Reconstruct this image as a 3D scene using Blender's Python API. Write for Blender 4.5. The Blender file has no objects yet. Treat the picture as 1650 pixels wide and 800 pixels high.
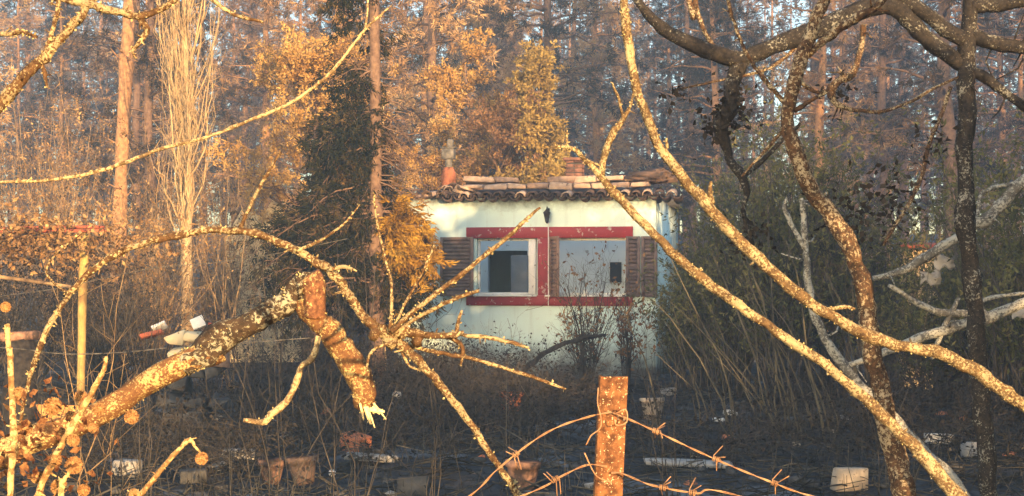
import bpy, math, random
import numpy as np
from math import radians as R, sin, cos, pi

# ------------------------------------------------------------------ camera, light, exposure
scene = bpy.context.scene
col = scene.collection
F, HZ, CAMH = 2200.0, 440.0, 1.6           # focal length in photo pixels, horizon row, eye height
cam_d = bpy.data.cameras.new('camera')
cam_d.sensor_fit = 'HORIZONTAL'
cam_d.sensor_width = 36.0
cam_d.lens = 36.0 * F / 1650.0
cam_d.shift_y = (HZ - 400.0) / 1650.0
cam_d.clip_start, cam_d.clip_end = 0.05, 2000
cam = bpy.data.objects.new('camera', cam_d)
cam.location = (0, 0, CAMH)
cam.rotation_euler = (pi / 2, 0, 0)
col.objects.link(cam)
scene.camera = cam

SUN_AZ, SUN_EL = R(155), R(8.5)            # azimuth clockwise from +Y: behind the camera, to its right
world = bpy.data.worlds.new('World')
scene.world = world
world.use_nodes = True
wn = world.node_tree.nodes
bg = wn['Background']
sky = wn.new('ShaderNodeTexSky')
sky.sky_type = 'NISHITA'
sky.sun_disc = False
sky.sun_elevation = SUN_EL
sky.sun_rotation = -SUN_AZ
sky.altitude = 200
sky.air_density, sky.dust_density, sky.ozone_density = 1.0, 1.5, 1.2
world.node_tree.links.new(sky.outputs[0], bg.inputs[0])
bg.inputs[1].default_value = 0.15
sun_d = bpy.data.lights.new('sun', 'SUN')
sun_d.energy = 4.3
sun_d.angle = R(0.6)
sun_d.color = (1.0, 0.625, 0.28)
sun = bpy.data.objects.new('sun', sun_d)
sv = np.array([sin(SUN_AZ) * cos(SUN_EL), cos(SUN_AZ) * cos(SUN_EL), sin(SUN_EL)])
import mathutils
sun.rotation_euler = mathutils.Vector(sv).to_track_quat('Z', 'Y').to_euler()
col.objects.link(sun)
vs = scene.view_settings
vs.view_transform, vs.look, vs.gamma, vs.exposure = 'Standard', 'None', 1.0, 2.05
vs.use_curve_mapping = False
scene.render.engine = 'CYCLES'
cy = scene.cycles
cy.use_denoising = True
cy.max_bounces, cy.diffuse_bounces, cy.volume_bounces = 6, 3, 1
cy.transparent_max_bounces = 4
cy.volume_step_rate = 4
cy.sample_clamp_indirect = 4

rng = np.random.default_rng(7)
random.seed(7)


# ------------------------------------------------------------------ helpers
def P(px, py, d):
    return np.array([d * (px - 825) / F, d, CAMH + d * (HZ - py) / F])


def G(px, py):
    d = CAMH * F / (py - HZ)
    return np.array([d * (px - 825) / F, d, 0.0])


def nrm(v):
    v = np.asarray(v, float)
    return v / (np.linalg.norm(v, axis=-1, keepdims=True) + 1e-9)


class MB:
    def __init__(s):
        s.v, s.q, s.t, s.n = [], [], [], 0

    def add(s, v, q=None, t=None):
        v = np.asarray(v, float).reshape(-1, 3)
        if q is not None and len(q):
            s.q.append(np.asarray(q, int).reshape(-1, 4) + s.n)
        if t is not None and len(t):
            s.t.append(np.asarray(t, int).reshape(-1, 3) + s.n)
        s.v.append(v)
        s.n += len(v)

    def box(s, c, size, rot=None):
        c, h = np.asarray(c, float), np.asarray(size, float) / 2
        k = np.array([[-1, -1, -1], [1, -1, -1], [1, 1, -1], [-1, 1, -1], [-1, -1, 1], [1, -1, 1], [1, 1, 1], [-1, 1, 1]], float) * h
        if rot is not None:
            k = k @ np.asarray(mathutils.Euler(rot).to_matrix()).T
        s.add(k + c, [[3, 2, 1, 0], [4, 5, 6, 7], [0, 1, 5, 4], [1, 2, 6, 5], [2, 3, 7, 6], [3, 0, 4, 7]])

    def tubes(s, pts, rad, sides=4, crust=0.0, r=None):
        """pts (T,n,3), rad (T,n)"""
        pts = np.asarray(pts, float)
        rad = np.asarray(rad, float)
        if pts.ndim == 2:
            pts, rad = pts[None], rad[None]
        T, n, _ = pts.shape
        tan = nrm(np.gradient(pts, axis=1))
        mean = np.abs(tan).mean(axis=1)
        ref = np.eye(3)[np.argmin(mean, axis=1)][:, None, :]
        a = nrm(np.cross(tan, ref))
        b = np.cross(tan, a)
        th = np.arange(sides) * 2 * pi / sides
        rr = rad[:, :, None] * np.ones(sides)
        if crust:
            rr = rr * (1 + crust * (r or rng).uniform(-1, 1, rr.shape))
        v = pts[:, :, None, :] + rr[..., None] * (np.cos(th)[None, None, :, None] * a[:, :, None, :] + np.sin(th)[None, None, :, None] * b[:, :, None, :])
        v = v.reshape(T, n * sides, 3)
        i = np.arange(n - 1)[:, None] * sides
        j = np.arange(sides)[None, :]
        j2 = (j + 1) % sides
        q = np.stack([i + j, i + j2, i + sides + j2, i + sides + j], -1).reshape(-1, 4)
        off = (np.arange(T) * n * sides)[:, None, None]
        tri = []
        ring0 = np.arange(sides)
        ring1 = ring0 + (n - 1) * sides
        for k in range(1, sides - 1):
            tri.append([ring0[0], ring0[k + 1], ring0[k]])
            tri.append([ring1[0], ring1[k], ring1[k + 1]])
        s.add(v, (q[None] + off).reshape(-1, 4), (np.array(tri)[None] + off).reshape(-1, 3))

    def leaves(s, c, d, L, W, r=None):
        """diamond leaves: base c (N,3), direction d (N,3), lengths, widths"""
        r = r or rng
        c = np.asarray(c, float)
        N = len(c)
        d = nrm(d)
        side = nrm(np.cross(d, r.normal(size=(N, 3))))
        up = np.cross(side, d)
        L = np.broadcast_to(np.asarray(L, float), (N,))[:, None]
        W = np.broadcast_to(np.asarray(W, float), (N,))[:, None]
        v = np.stack([c, c + d * L * .45 + side * W / 2 + up * W * .15, c + d * L, c + d * L * .45 - side * W / 2 + up * W * .15], 1)
        s.add(v.reshape(-1, 3), np.arange(N * 4).reshape(N, 4))

    def lump(s, c, size, seg=8, rings=6, rough=.12, r=None, rot=None):
        r = r or rng
        v = []
        for i in range(rings + 1):
            ph = pi * i / rings
            for j in range(seg):
                t = 2 * pi * j / seg
                k = 1 + rough * r.uniform(-1, 1)
                v.append([sin(ph) * cos(t) * k, sin(ph) * sin(t) * k, cos(ph) * k])
        v = np.array(v) * np.asarray(size, float)
        if rot is not None:
            v = v @ np.asarray(mathutils.Euler(rot).to_matrix()).T
        q = [[i * seg + j, (i + 1) * seg + j, (i + 1) * seg + (j + 1) % seg, i * seg + (j + 1) % seg] for i in range(rings) for j in range(seg)]
        s.add(v + np.asarray(c, float), q)

    def mesh(s, name, off=None, smooth=False):
        v = np.concatenate(s.v) if s.v else np.zeros((0, 3))
        if off is not None:
            v = v - np.asarray(off, float)
        q = np.concatenate(s.q) if s.q else np.zeros((0, 4), int)
        t = np.concatenate(s.t) if s.t else np.zeros((0, 3), int)
        me = bpy.data.meshes.new(name)
        me.vertices.add(len(v))
        me.vertices.foreach_set('co', v.astype(np.float32).ravel())
        loops = np.concatenate([q.ravel(), t.ravel()]).astype(np.int32)
        me.loops.add(len(loops))
        me.loops.foreach_set('vertex_index', loops)
        me.polygons.add(len(q) + len(t))
        starts = np.concatenate([np.arange(len(q)) * 4, len(q) * 4 + np.arange(len(t)) * 3]).astype(np.int32)
        me.polygons.foreach_set('loop_start', starts)
        me.update(calc_edges=True)
        if smooth:
            me.polygons.foreach_set('use_smooth', np.ones(len(me.polygons), bool))
        me.validate()
        return me


def tag(o, label=None, cat=None, group=None, kind=None):
    if label:
        o['label'] = label
    if cat:
        o['category'] = cat
    if group:
        o['group'] = group
    if kind:
        o['kind'] = kind
    return o


def thing(name, label, cat, loc=(0, 0, 0), rz=0, group=None):
    o = bpy.data.objects.new(name, None)
    o.empty_display_size = .1
    o.location = [float(x) for x in loc]
    o.rotation_euler = (0, 0, rz)
    col.objects.link(o)
    return tag(o, label, cat, group)


def part(name, mb, mat, parent=None, local=False, smooth=False, bevel=0):
    off = None
    if parent is not None and not local:
        off = np.array(parent.location)
        if parent.parent is not None:
            off = off + np.array(parent.parent.location)
    me = mb if isinstance(mb, bpy.types.Mesh) else mb.mesh(name, off, smooth)
    if not me.materials:
        me.materials.append(mat)
    o = bpy.data.objects.new(name, me)
    col.objects.link(o)
    o.parent = parent
    if bevel:
        m = o.modifiers.new('bevel', 'BEVEL')
        m.width = bevel
        m.segments = 1
        m.limit_method = 'ANGLE'
    return o


def copy_tree(o, parent=None):
    c = o.copy()
    col.objects.link(c)
    c.parent = parent
    for ch in list(o.children):
        copy_tree(ch, c)
    return c


def catmull(p, m):
    p = np.asarray(p, float)
    p = np.vstack([2 * p[0] - p[1], p, 2 * p[-1] - p[-2]])
    out = []
    for i in range(1, len(p) - 2):
        a, b, c, d = p[i - 1:i + 3]
        for t in np.linspace(0, 1, m, endpoint=False):
            out.append(.5 * ((2 * b) + (c - a) * t + (2 * a - 5 * b + 4 * c - d) * t * t + (3 * b - a - 3 * c + d) * t ** 3))
    out.append(p[-2])
    return np.array(out)


RS = .82
FL = None
FLDENS = 0


def hero(mb, pts, d=None, crust=.12, sides=10, wob=.25, spur=0, spurmb=None, m=None, spurlen=(3, 7), r=None, flakes=0):
    """a branch drawn through photo pixels (px, py, radius px[, depth]) and carried to its real depth"""
    r = r or rng
    a = []
    for k in pts:
        dd = k[3] if len(k) > 3 else d
        a.append(list(P(k[0], k[1], dd)) + [k[2] * RS * dd / F])
    a = np.array(a)
    seg = np.linalg.norm(np.diff(a[:, :3], axis=0), axis=1).mean()
    if m is None:
        m = int(max(3, min(16, seg / max(a[:, 3].mean() * 1.1, .004))))
    c = catmull(a, m)
    c[:, 3] = np.maximum(c[:, 3], .0012)
    n = len(c)
    w = r.normal(size=(n, 3))
    for _ in range(2):
        w[1:-1] = (w[:-2] + w[1:-1] * 2 + w[2:]) / 4
    c[:, :3] += w * c[:, 3:4] * wob
    c[:, 3] *= 1 + .12 * np.convolve(r.normal(size=n), [.2, .25, .25, .2, .1], 'same')[:n] if n > 6 else 1
    for _ in range(n // 14):
        kk = r.integers(1, n - 1)
        c[max(0, kk - 2):kk + 3, 3] *= 1 + r.uniform(.03, .16) * np.array([.35, .8, 1, .8, .35])[max(0, 2 - kk):][:len(c[max(0, kk - 2):kk + 3])]
    mb.tubes(c[:, :3], c[:, 3], sides, crust, r)
    flakes = FLDENS
    if flakes:
        nf = int(np.linalg.norm(np.diff(c[:, :3], axis=0), axis=1).sum() * flakes * max(.5, c[:, 3].mean() / .012))
        k = r.integers(0, n - 1, nf)
        f = r.uniform(0, 1, nf)[:, None]
        tg = nrm(c[k + 1, :3] - c[k, :3])
        o_ = nrm(np.cross(tg, r.normal(size=(nf, 3))))
        rad_ = c[k, 3:4]
        FL.leaves(c[k, :3] * (1 - f) + c[k + 1, :3] * f + o_ * rad_ * .95, o_ * .7 + r.normal(size=(nf, 3)) * .5,
                  r.uniform(.002, .007, nf), r.uniform(.002, .005, nf), r)
    sm = spurmb or mb
    for _ in range(spur):
        i = r.integers(1, n - 1)
        t = nrm(c[i + 1, :3] - c[i - 1, :3]) if i + 1 < n else np.array([0, 0, 1.])
        dr = nrm(np.cross(t, r.normal(size=3)) + t * r.uniform(-.2, .6))
        L = c[i, 3] * r.uniform(*spurlen)
        q = np.array([c[i, :3], c[i, :3] + dr * L * .5 + r.normal(size=3) * L * .08, c[i, :3] + dr * L + r.normal(size=3) * L * .12])
        r0 = min(c[i, 3] * .45, .006)
        sm.tubes(q, np.array([r0, r0 * .75, r0 * .4]), 5, .1, r)
    return c


# ------------------------------------------------------------------ materials
MATS = {}


def new_mat(name):
    m = bpy.data.materials.new(name)
    m.use_nodes = True
    nt = m.node_tree
    return m, nt, nt.nodes['Principled BSDF'], nt.links


def coords(nt, scale=None):
    tc = nt.nodes.new('ShaderNodeTexCoord')
    return tc.outputs['Object']


def noise(nt, lk, co, scale, detail=4, rough=.55, dist=0):
    n = nt.nodes.new('ShaderNodeTexNoise')
    n.inputs['Scale'].default_value = scale
    n.inputs['Detail'].default_value = detail
    n.inputs['Roughness'].default_value = rough
    n.inputs['Distortion'].default_value = dist
    lk.new(co, n.inputs['Vector'])
    return n.outputs['Fac']


def ramp(nt, lk, fac, stops):
    n = nt.nodes.new('ShaderNodeValToRGB')
    e = n.color_ramp.elements
    while len(e) < len(stops):
        e.new(.5)
    for i, (p, c) in enumerate(stops):
        e[i].position = p
        e[i].color = (*c, 1) if not isinstance(c, float) else (c, c, c, 1)
    lk.new(fac, n.inputs[0])
    return n.outputs[0]


def mix(nt, lk, fac, a, b):
    n = nt.nodes.new('ShaderNodeMixRGB')
    for k, x in ((0, fac), (1, a), (2, b)):
        if isinstance(x, (tuple, list)):
            n.inputs[k].default_value = (*x, 1)
        elif isinstance(x, (int, float)):
            n.inputs[k].default_value = x
        else:
            lk.new(x, n.inputs[k])
    return n.outputs[0]


def bump(nt, lk, h, bsdf, strength=.4, dist=.01):
    b = nt.nodes.new('ShaderNodeBump')
    b.inputs['Strength'].default_value = strength
    b.inputs['Distance'].default_value = dist
    lk.new(h, b.inputs['Height'])
    lk.new(b.outputs[0], bsdf.inputs['Normal'])


def bark(name, base, base2, lichen, cover, scale, bmp=.5, lichen2=None):
    m, nt, b, lk = new_mat(name)
    co = coords(nt)
    n1 = noise(nt, lk, co, scale * .7, 5, .6)
    basec = mix(nt, lk, ramp(nt, lk, n1, [(.35, 0.), (.65, 1.)]), base, base2)
    n2 = noise(nt, lk, co, scale, 6, .72, .4)
    nL = noise(nt, lk, co, scale * .11, 3, .6)
    mo = nt.nodes.new('ShaderNodeMath')
    mo.operation = 'MULTIPLY_ADD'
    lk.new(nL, mo.inputs[0])
    mo.inputs[1].default_value = .55
    lk.new(n2, mo.inputs[2])
    n2m = mo.outputs[0]
    th = .5 + (.5 - cover) * .42 + .275
    mask = ramp(nt, lk, n2m, [(th - .035, 0.), (th + .035, 1.)])
    lc = lichen if lichen2 is None else mix(nt, lk, ramp(nt, lk, noise(nt, lk, co, scale * .25, 2), [(.4, 0.), (.6, 1.)]), lichen, lichen2)
    c = mix(nt, lk, mask, basec, lc)
    lk.new(c, b.inputs['Base Color'])
    b.inputs['Roughness'].default_value = .9
    b.inputs['Specular IOR Level'].default_value = .15
    bump(nt, lk, n2, b, bmp, .35 / scale)
    MATS[name] = m
    return m


def plain(name, c1, c2, scale=6, rough=.85, spec=.2, bmp=.2, lo=.35, hi=.65, spots=None, metal=0, detail=5):
    m, nt, b, lk = new_mat(name)
    co = coords(nt)
    n = noise(nt, lk, co, scale, detail, .6)
    c = mix(nt, lk, ramp(nt, lk, n, [(lo, 0.), (hi, 1.)]), c1, c2)
    if spots:
        sc_, sth, scol = spots
        n2 = noise(nt, lk, co, sc_, 3, .7)
        c = mix(nt, lk, ramp(nt, lk, n2, [(sth, 0.), (sth + .04, 1.)]), c, scol)
    lk.new(c, b.inputs['Base Color'])
    b.inputs['Roughness'].default_value = rough
    b.inputs['Specular IOR Level'].default_value = spec
    b.inputs['Metallic'].default_value = metal
    if bmp:
        bump(nt, lk, n, b, bmp, .3 / scale)
    MATS[name] = m
    return m


def leafmat(name, stops, scale=3.0, transl=.3, obrand=.0):
    m, nt, b, lk = new_mat(name)
    co = coords(nt)
    n = noise(nt, lk, co, scale, 5, .75)
    fac = n
    if obrand:
        oi = nt.nodes.new('ShaderNodeObjectInfo')
        ma = nt.nodes.new('ShaderNodeMath')
        ma.operation = 'MULTIPLY_ADD'
        lk.new(oi.outputs['Random'], ma.inputs[0])
        ma.inputs[1].default_value = obrand
        ma.inputs[2].default_value = -obrand / 2
        ad = nt.nodes.new('ShaderNodeMath')
        lk.new(n, ad.inputs[0])
        lk.new(ma.outputs[0], ad.inputs[1])
        fac = ad.outputs[0]
    c = ramp(nt, lk, fac, stops)
    df = nt.nodes.new('ShaderNodeBsdfDiffuse')
    tr = nt.nodes.new('ShaderNodeBsdfTranslucent')
    mx = nt.nodes.new('ShaderNodeMixShader')
    mx.inputs[0].default_value = transl
    lk.new(c, df.inputs[0])
    lk.new(c, tr.inputs[0])
    lk.new(df.outputs[0], mx.inputs[1])
    lk.new(tr.outputs[0], mx.inputs[2])
    lk.new(mx.outputs[0], nt.nodes['Material Output'].inputs[0])
    nt.nodes.remove(b)
    MATS[name] = m
    return m


# lichen-crusted barks
M_gold = bark('bark_gold_lichen', (.045, .025, .014), (.12, .065, .03), (.40, .32, .17), .44, 170, 1.0, (.26, .21, .12))
M_goldbig = bark('bark_big_lichen', (.11, .05, .025), (.17, .085, .035), (.44, .33, .14), .36, 170, 1.0)
M_right = bark('bark_pale_lichen', (.05, .032, .02), (.15, .095, .045), (.40, .325, .18), .44, 150, 1.0, (.27, .225, .13))
M_trunkB = bark('bark_brown_grey', (.022, .016, .014), (.10, .055, .03), (.30, .25, .17), .38, 95, 1.0)
M_dark = bark('bark_charred_lichen', (.012, .011, .012), (.034, .029, .026), (.20, .20, .18), .24, 90, 1.0)
M_limbdark = bark('bark_limb_painted_shade', (.02, .016, .014), (.07, .045, .028), (.30, .28, .20), .36, 90, 1.0)  # shade on this stretch of limb painted in as darker bark
M_greybr = bark('bark_grey_branch', (.06, .058, .055), (.13, .125, .115), (.30, .30, .27), .5, 75, .8)
M_twig = bark('bark_pale_twig', (.10, .065, .035), (.22, .15, .08), (.42, .33, .18), .5, 120, .8)
M_burnt = plain('burnt_wood', (.012, .011, .012), (.04, .034, .03), 22, .95, .1, .4)
M_pine = plain('pine_bark', (.20, .105, .055), (.46, .26, .13), 14, .9, .1, .6, .3, .7)
M_poplar = plain('poplar_bark', (.30, .20, .11), (.48, .36, .20), 10, .9, .1, .3)
M_ctrunk = plain('conifer_bark', (.10, .06, .045), (.20, .13, .09), 14, .9, .1, .5)
M_drytwig = plain('dry_twig', (.10, .065, .04), (.38, .26, .14), 5, .9, .1, 0)
M_greytwig = plain('grey_twig', (.02, .018, .017), (.10, .085, .072), 4, .9, .1, 0)
M_cane = plain('dead_cane', (.04, .036, .028), (.15, .13, .09), 1.5, .9, .1, 0)
# scorched foliage
M_needles = leafmat('scorched_needles', [(.34, (.025, .022, .018)), (.46, (.09, .06, .038)), (.55, (.32, .19, .095)), (.70, (.58, .38, .19))], 1.1, .15, .42)
M_needles_far = leafmat('scorched_needles_far', [(.3, (.05, .045, .04)), (.7, (.20, .14, .09))], .25, .3)
M_golden = leafmat('golden_leaf', [(.34, (.14, .075, .025)), (.46, (.48, .28, .085)), (.62, (.66, .44, .16))], 1.2, .3)
M_yellowgreen = leafmat('yellow_green_leaf', [(.3, (.16, .11, .035)), (.55, (.38, .27, .09)), (.8, (.50, .40, .16))], 1.5, .3)
M_rustleaf = leafmat('rust_leaf', [(.34, (.06, .035, .022)), (.5, (.24, .13, .065)), (.68, (.46, .28, .13))], 2.0, .3)
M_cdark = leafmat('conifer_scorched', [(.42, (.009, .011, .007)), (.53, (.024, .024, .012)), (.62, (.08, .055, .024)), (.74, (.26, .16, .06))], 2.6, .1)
M_corange = leafmat('conifer_painted_sun', [(.36, (.07, .04, .01)), (.48, (.30, .16, .022)), (.64, (.48, .30, .05))], 3, .2)  # sunlit side of the conifer painted in as orange leaf colour
M_olive = leafmat('olive_brown_leaf', [(.34, (.03, .032, .014)), (.48, (.085, .09, .036)), (.64, (.20, .18, .075))], 1.3, .25)
M_oak = leafmat('evergreen_leaf', [(.3, (.03, .045, .02)), (.7, (.07, .085, .035))], 2, .15)
M_deadleaf = leafmat('dead_leaf', [(.36, (.03, .018, .012)), (.50, (.24, .135, .06)), (.64, (.56, .36, .16))], 2.5, .2)
M_charleaf = leafmat('charred_leaf', [(.3, (.012, .011, .011)), (.7, (.05, .042, .036))], 6, .1)
M_stubble = leafmat('stubble', [(.35, (.02, .019, .018)), (.55, (.08, .075, .065)), (.75, (.26, .23, .18))], .8, .2)
# house and objects
M_red = plain('red_paint', (.30, .022, .032), (.23, .02, .026), 5, .6, .35, .05, .3, .7, (13, .61, (.40, .30, .27)))
M_tile = plain('pale_clay_tile', (.28, .19, .14), (.50, .38, .30), 7, .9, .1, .3, .3, .7, (11, .6, (.16, .11, .09)))
M_roofmid = plain('smoked_tile', (.10, .07, .06), (.34, .24, .19), 5, .9, .1, .3)
M_chbrick = plain('sooty_red_brick', (.07, .04, .035), (.22, .11, .08), 9, .9, .1, .3)
M_tiledark = plain('sooty_clay_tile', (.05, .038, .034), (.14, .09, .07), 7, .9, .15, .3)
M_potch = plain('smoked_chimney_pot', (.12, .05, .03), (.36, .13, .07), 7, .9, .1, .2, .35, .6)
M_sootpot = plain('sooty_pot', (.05, .035, .03), (.34, .19, .13), 7, .9, .1, .2, .4, .6)
M_terra = plain('terracotta', (.36, .12, .06), (.46, .19, .10), 8, .85, .15, .2, .3, .7, (9, .62, (.14, .08, .06)))
M_rust = plain('rusty_iron', (.07, .03, .015), (.22, .095, .038), 60, .9, .15, .8, .38, .62, (230, .61, (.55, .38, .22)), 0, 8)
M_rustwire = plain('rusty_wire', (.20, .095, .045), (.40, .24, .13), 60, .6, .4, 0, metal=.2)
M_wire = plain('grey_wire', (.05, .047, .045), (.14, .13, .12), 40, .6, .4, 0, metal=.3)
M_shutter = plain('weathered_shutter', (.18, .105, .08), (.30, .19, .14), 9, .8, .2, .2)
M_shutterdark = plain('burnt_shutter', (.08, .06, .06), (.16, .115, .11), 9, .8, .2, .2)
M_black = plain('black_iron', (.012, .012, .013), (.03, .028, .026), 20, .5, .4, .1)
M_white = plain('white_plaster_bit', (.62, .60, .56), (.76, .74, .70), 10, .85, .2, .2, .3, .7, (9, .62, (.30, .28, .26)))
M_cable = plain('white_cable', (.68, .66, .64), (.76, .74, .72), 5, .6, .3, 0)
M_stone = plain('grey_stone', (.20, .195, .19), (.36, .34, .31), 9, .9, .15, .4, .3, .7, (6, .6, (.07, .065, .06)))
M_cowl = plain('sooty_metal_cowl', (.05, .047, .045), (.17, .155, .14), 8, .6, .3, .2)
M_stonedark = plain('sooty_stone', (.03, .03, .032), (.09, .085, .08), 7, .9, .15, .4)
M_block = plain('tan_block', (.26, .21, .16), (.46, .38, .29), 6, .9, .15, .5, .3, .7, (35, .62, (.16, .12, .09)))
M_cream = plain('cream_plaster', (.60, .47, .28), (.72, .58, .36), 5, .9, .15, .3, .3, .7, (12, .6, (.30, .18, .10)))
M_glassgrey = plain('grey_door_leaf', (.20, .205, .21), (.26, .265, .27), 4, .7, .3, .1)
M_darkroom = plain('dark_door', (.02, .021, .025), (.035, .036, .04), 4, .8, .2, .1)
M_post = plain('yellow_wood_post', (.16, .10, .04), (.48, .33, .11), 5, .85, .2, .2)
M_redbeam = plain('red_iron_beam', (.24, .05, .03), (.34, .10, .05), 9, .8, .3, .2)
M_orangeboard = plain('orange_board', (.50, .20, .05), (.60, .34, .10), 8, .8, .2, .2, .3, .7, (14, .62, (.12, .05, .03)))
M_seed = plain('dry_seed_head', (.22, .105, .045), (.46, .27, .12), 60, .9, .1, .5, .35, .65, (160, .6, (.20, .08, .04)))
M_seedstem = bark('seed_stem', (.16, .085, .035), (.34, .21, .09), (.50, .37, .17), .5, 110, .8)
M_redleaf = leafmat('red_leaf', [(.38, (.05, .02, .015)), (.5, (.18, .08, .04)), (.62, (.36, .19, .08)), (.7, (.30, .03, .02))], 45, .3)
M_heartwood = plain('split_wood', (.66, .50, .24), (.76, .62, .34), 60, .85, .15, .4)
M_stub = bark('stub_bark', (.07, .03, .018), (.22, .10, .05), (.42, .30, .13), .25, 120, 1.0)
M_cutwood = plain('cut_wood', (.10, .045, .025), (.30, .14, .07), 45, .9, .1, .8, .35, .65, (90, .62, (.45, .30, .12)))


def wallmat():
    m, nt, b, lk = new_mat('mint_white_plaster')
    co = coords(nt)
    n = noise(nt, lk, co, 1.6, 6, .6)
    c = mix(nt, lk, ramp(nt, lk, n, [(.35, 0.), (.7, 1.)]), (.68, .84, .79), (.60, .73, .67))
    n2 = noise(nt, lk, co, 7, 5, .65)
    c = mix(nt, lk, ramp(nt, lk, n2, [(.6, 0.), (.75, .5)]), c, (.42, .38, .33))
    mp = nt.nodes.new('ShaderNodeMapping')
    mp.inputs['Scale'].default_value = (1, 1, .09)
    lk.new(co, mp.inputs['Vector'])
    ns = noise(nt, lk, mp.outputs[0], 9, 5, .65)
    c = mix(nt, lk, ramp(nt, lk, ns, [(.54, 0.), (.76, .35)]), c, (.34, .33, .30))
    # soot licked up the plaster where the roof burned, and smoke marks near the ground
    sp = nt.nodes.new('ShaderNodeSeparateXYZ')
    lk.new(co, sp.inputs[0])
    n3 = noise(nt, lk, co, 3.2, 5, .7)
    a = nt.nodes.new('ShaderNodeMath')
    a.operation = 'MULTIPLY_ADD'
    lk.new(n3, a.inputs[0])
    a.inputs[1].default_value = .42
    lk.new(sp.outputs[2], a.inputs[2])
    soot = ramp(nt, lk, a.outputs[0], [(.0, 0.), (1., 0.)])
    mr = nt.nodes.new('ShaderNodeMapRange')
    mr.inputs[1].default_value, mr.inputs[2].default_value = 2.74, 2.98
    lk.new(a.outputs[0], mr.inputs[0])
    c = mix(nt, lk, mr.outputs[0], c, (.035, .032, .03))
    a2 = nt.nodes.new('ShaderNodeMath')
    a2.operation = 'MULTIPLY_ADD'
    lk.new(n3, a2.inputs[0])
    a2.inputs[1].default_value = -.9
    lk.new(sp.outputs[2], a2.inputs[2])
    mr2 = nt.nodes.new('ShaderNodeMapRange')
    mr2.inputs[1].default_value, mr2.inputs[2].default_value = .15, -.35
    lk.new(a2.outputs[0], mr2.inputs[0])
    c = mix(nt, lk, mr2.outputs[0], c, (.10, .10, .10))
    lk.new(c, b.inputs['Base Color'])
    b.inputs['Roughness'].default_value = .9
    b.inputs['Specular IOR Level'].default_value = .15
    bump(nt, lk, n2, b, .15, .02)
    return m


M_wall = wallmat()


def groundmat():
    m, nt, b, lk = new_mat('charred_ground')
    co = coords(nt)
    n1 = noise(nt, lk, co, .55, 8, .68)
    n2 = noise(nt, lk, co, 9, 6, .7)
    c = mix(nt, lk, ramp(nt, lk, n2, [(.3, 0.), (.7, 1.)]), (.012, .012, .015), (.065, .064, .068))
    ash = ramp(nt, lk, n1, [(.54, 0.), (.66, 1.)])
    c = mix(nt, lk, ash, c, mix(nt, lk, n2, (.06, .063, .072), (.32, .33, .35)))
    lk.new(c, b.inputs['Base Color'])
    b.inputs['Roughness'].default_value = .95
    b.inputs['Specular IOR Level'].default_value = .1
    bump(nt, lk, n2, b, .7, .05)
    return m


M_ground = groundmat()
M_inner = plain('whitewashed_inner_wall', (.80, .86, .87), (.70, .76, .77), 2.5, .9, .15, .1, .3, .7, (5, .66, (.40, .40, .38)))

# ------------------------------------------------------------------ ground and haze
gx = np.unique(np.concatenate([np.linspace(-110, -14, 17), np.linspace(-14, 14, 113), np.linspace(14, 110, 17)]))
gy = np.unique(np.concatenate([np.linspace(-40, 2, 12), np.linspace(2, 26, 97), np.linspace(26, 150, 26)]))


def ground_z(x, y):
    h = .05 * np.sin(x * 1.3 + y * .7) * np.cos(y * 1.1 - x * .4) + .03 * np.sin(x * 3.1 - 1) * np.sin(y * 2.7)
    far = np.clip((y - 26) / 90, 0, 1)
    return h - .04 + far * far * 5.0


XX, YY = np.meshgrid(gx, gy)
ZZ = ground_z(XX, YY) + .02 * rng.normal(size=XX.shape)
mb = MB()
nx = len(gx)
ii = np.arange(len(gy) - 1)[:, None] * nx + np.arange(nx - 1)[None]
mb.add(np.stack([XX, YY, ZZ], -1).reshape(-1, 3), np.stack([ii, ii + 1, ii + nx + 1, ii + nx], -1).reshape(-1, 4))
tag(part('ground', mb, M_ground, smooth=True), kind='structure')

mb = MB()
mb.box((0, 55, 13.5), (224, 194, 29.4))
haze = tag(part('haze', mb, None), kind='stuff')
hm = bpy.data.materials.new('smoke_haze')
hm.use_nodes = True
hn = hm.node_tree.nodes
hn.remove(hn['Principled BSDF'])
pv = hn.new('ShaderNodeVolumePrincipled')
pv.inputs['Color'].default_value = (.30, .46, .68, 1)
pv.inputs['Density'].default_value = .0050
pv.inputs['Anisotropy'].default_value = .1
hm.node_tree.links.new(pv.outputs[0], hn['Material Output'].inputs['Volume'])
haze.data.materials.clear()
haze.data.materials.append(hm)

# ------------------------------------------------------------------ the burnt house
HD = 20.5
HS = F / HD                                    # photo pixels per metre at the facade
ROT = R(-10.5)
W = 3.95
c_r = P(1057, 440, HD - .25)
org = np.array([c_r[0] - W * cos(ROT), c_r[1] - W * sin(ROT), 0])
house = thing('burnt_house', 'small burnt house with mint white walls, red window bands and open roof', 'house', org, ROT)


def hu(px):                                    # pixel column -> metres along the facade
    lo, hi = -1.0, 6.0
    for _ in range(40):
        mid = (lo + hi) / 2
        x, y = org[0] + mid * cos(ROT), org[1] + mid * sin(ROT)
        if 825 + F * x / y < px:
            lo = mid
        else:
            hi = mid
    return lo


def hu_in(px, w):                              # the same for a surface w metres behind the facade
    lo, hi = -2.0, 7.0
    for _ in range(40):
        mid = (lo + hi) / 2
        x = org[0] + mid * cos(ROT) - w * sin(ROT)
        y = org[1] + mid * sin(ROT) + w * cos(ROT)
        if 825 + F * x / y < px:
            lo = mid
        else:
            hi = mid
    return lo


def hz(py, px=900):
    u = hu(px)
    y = org[1] + u * sin(ROT)
    return CAMH + (HZ - py) * y / F


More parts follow.
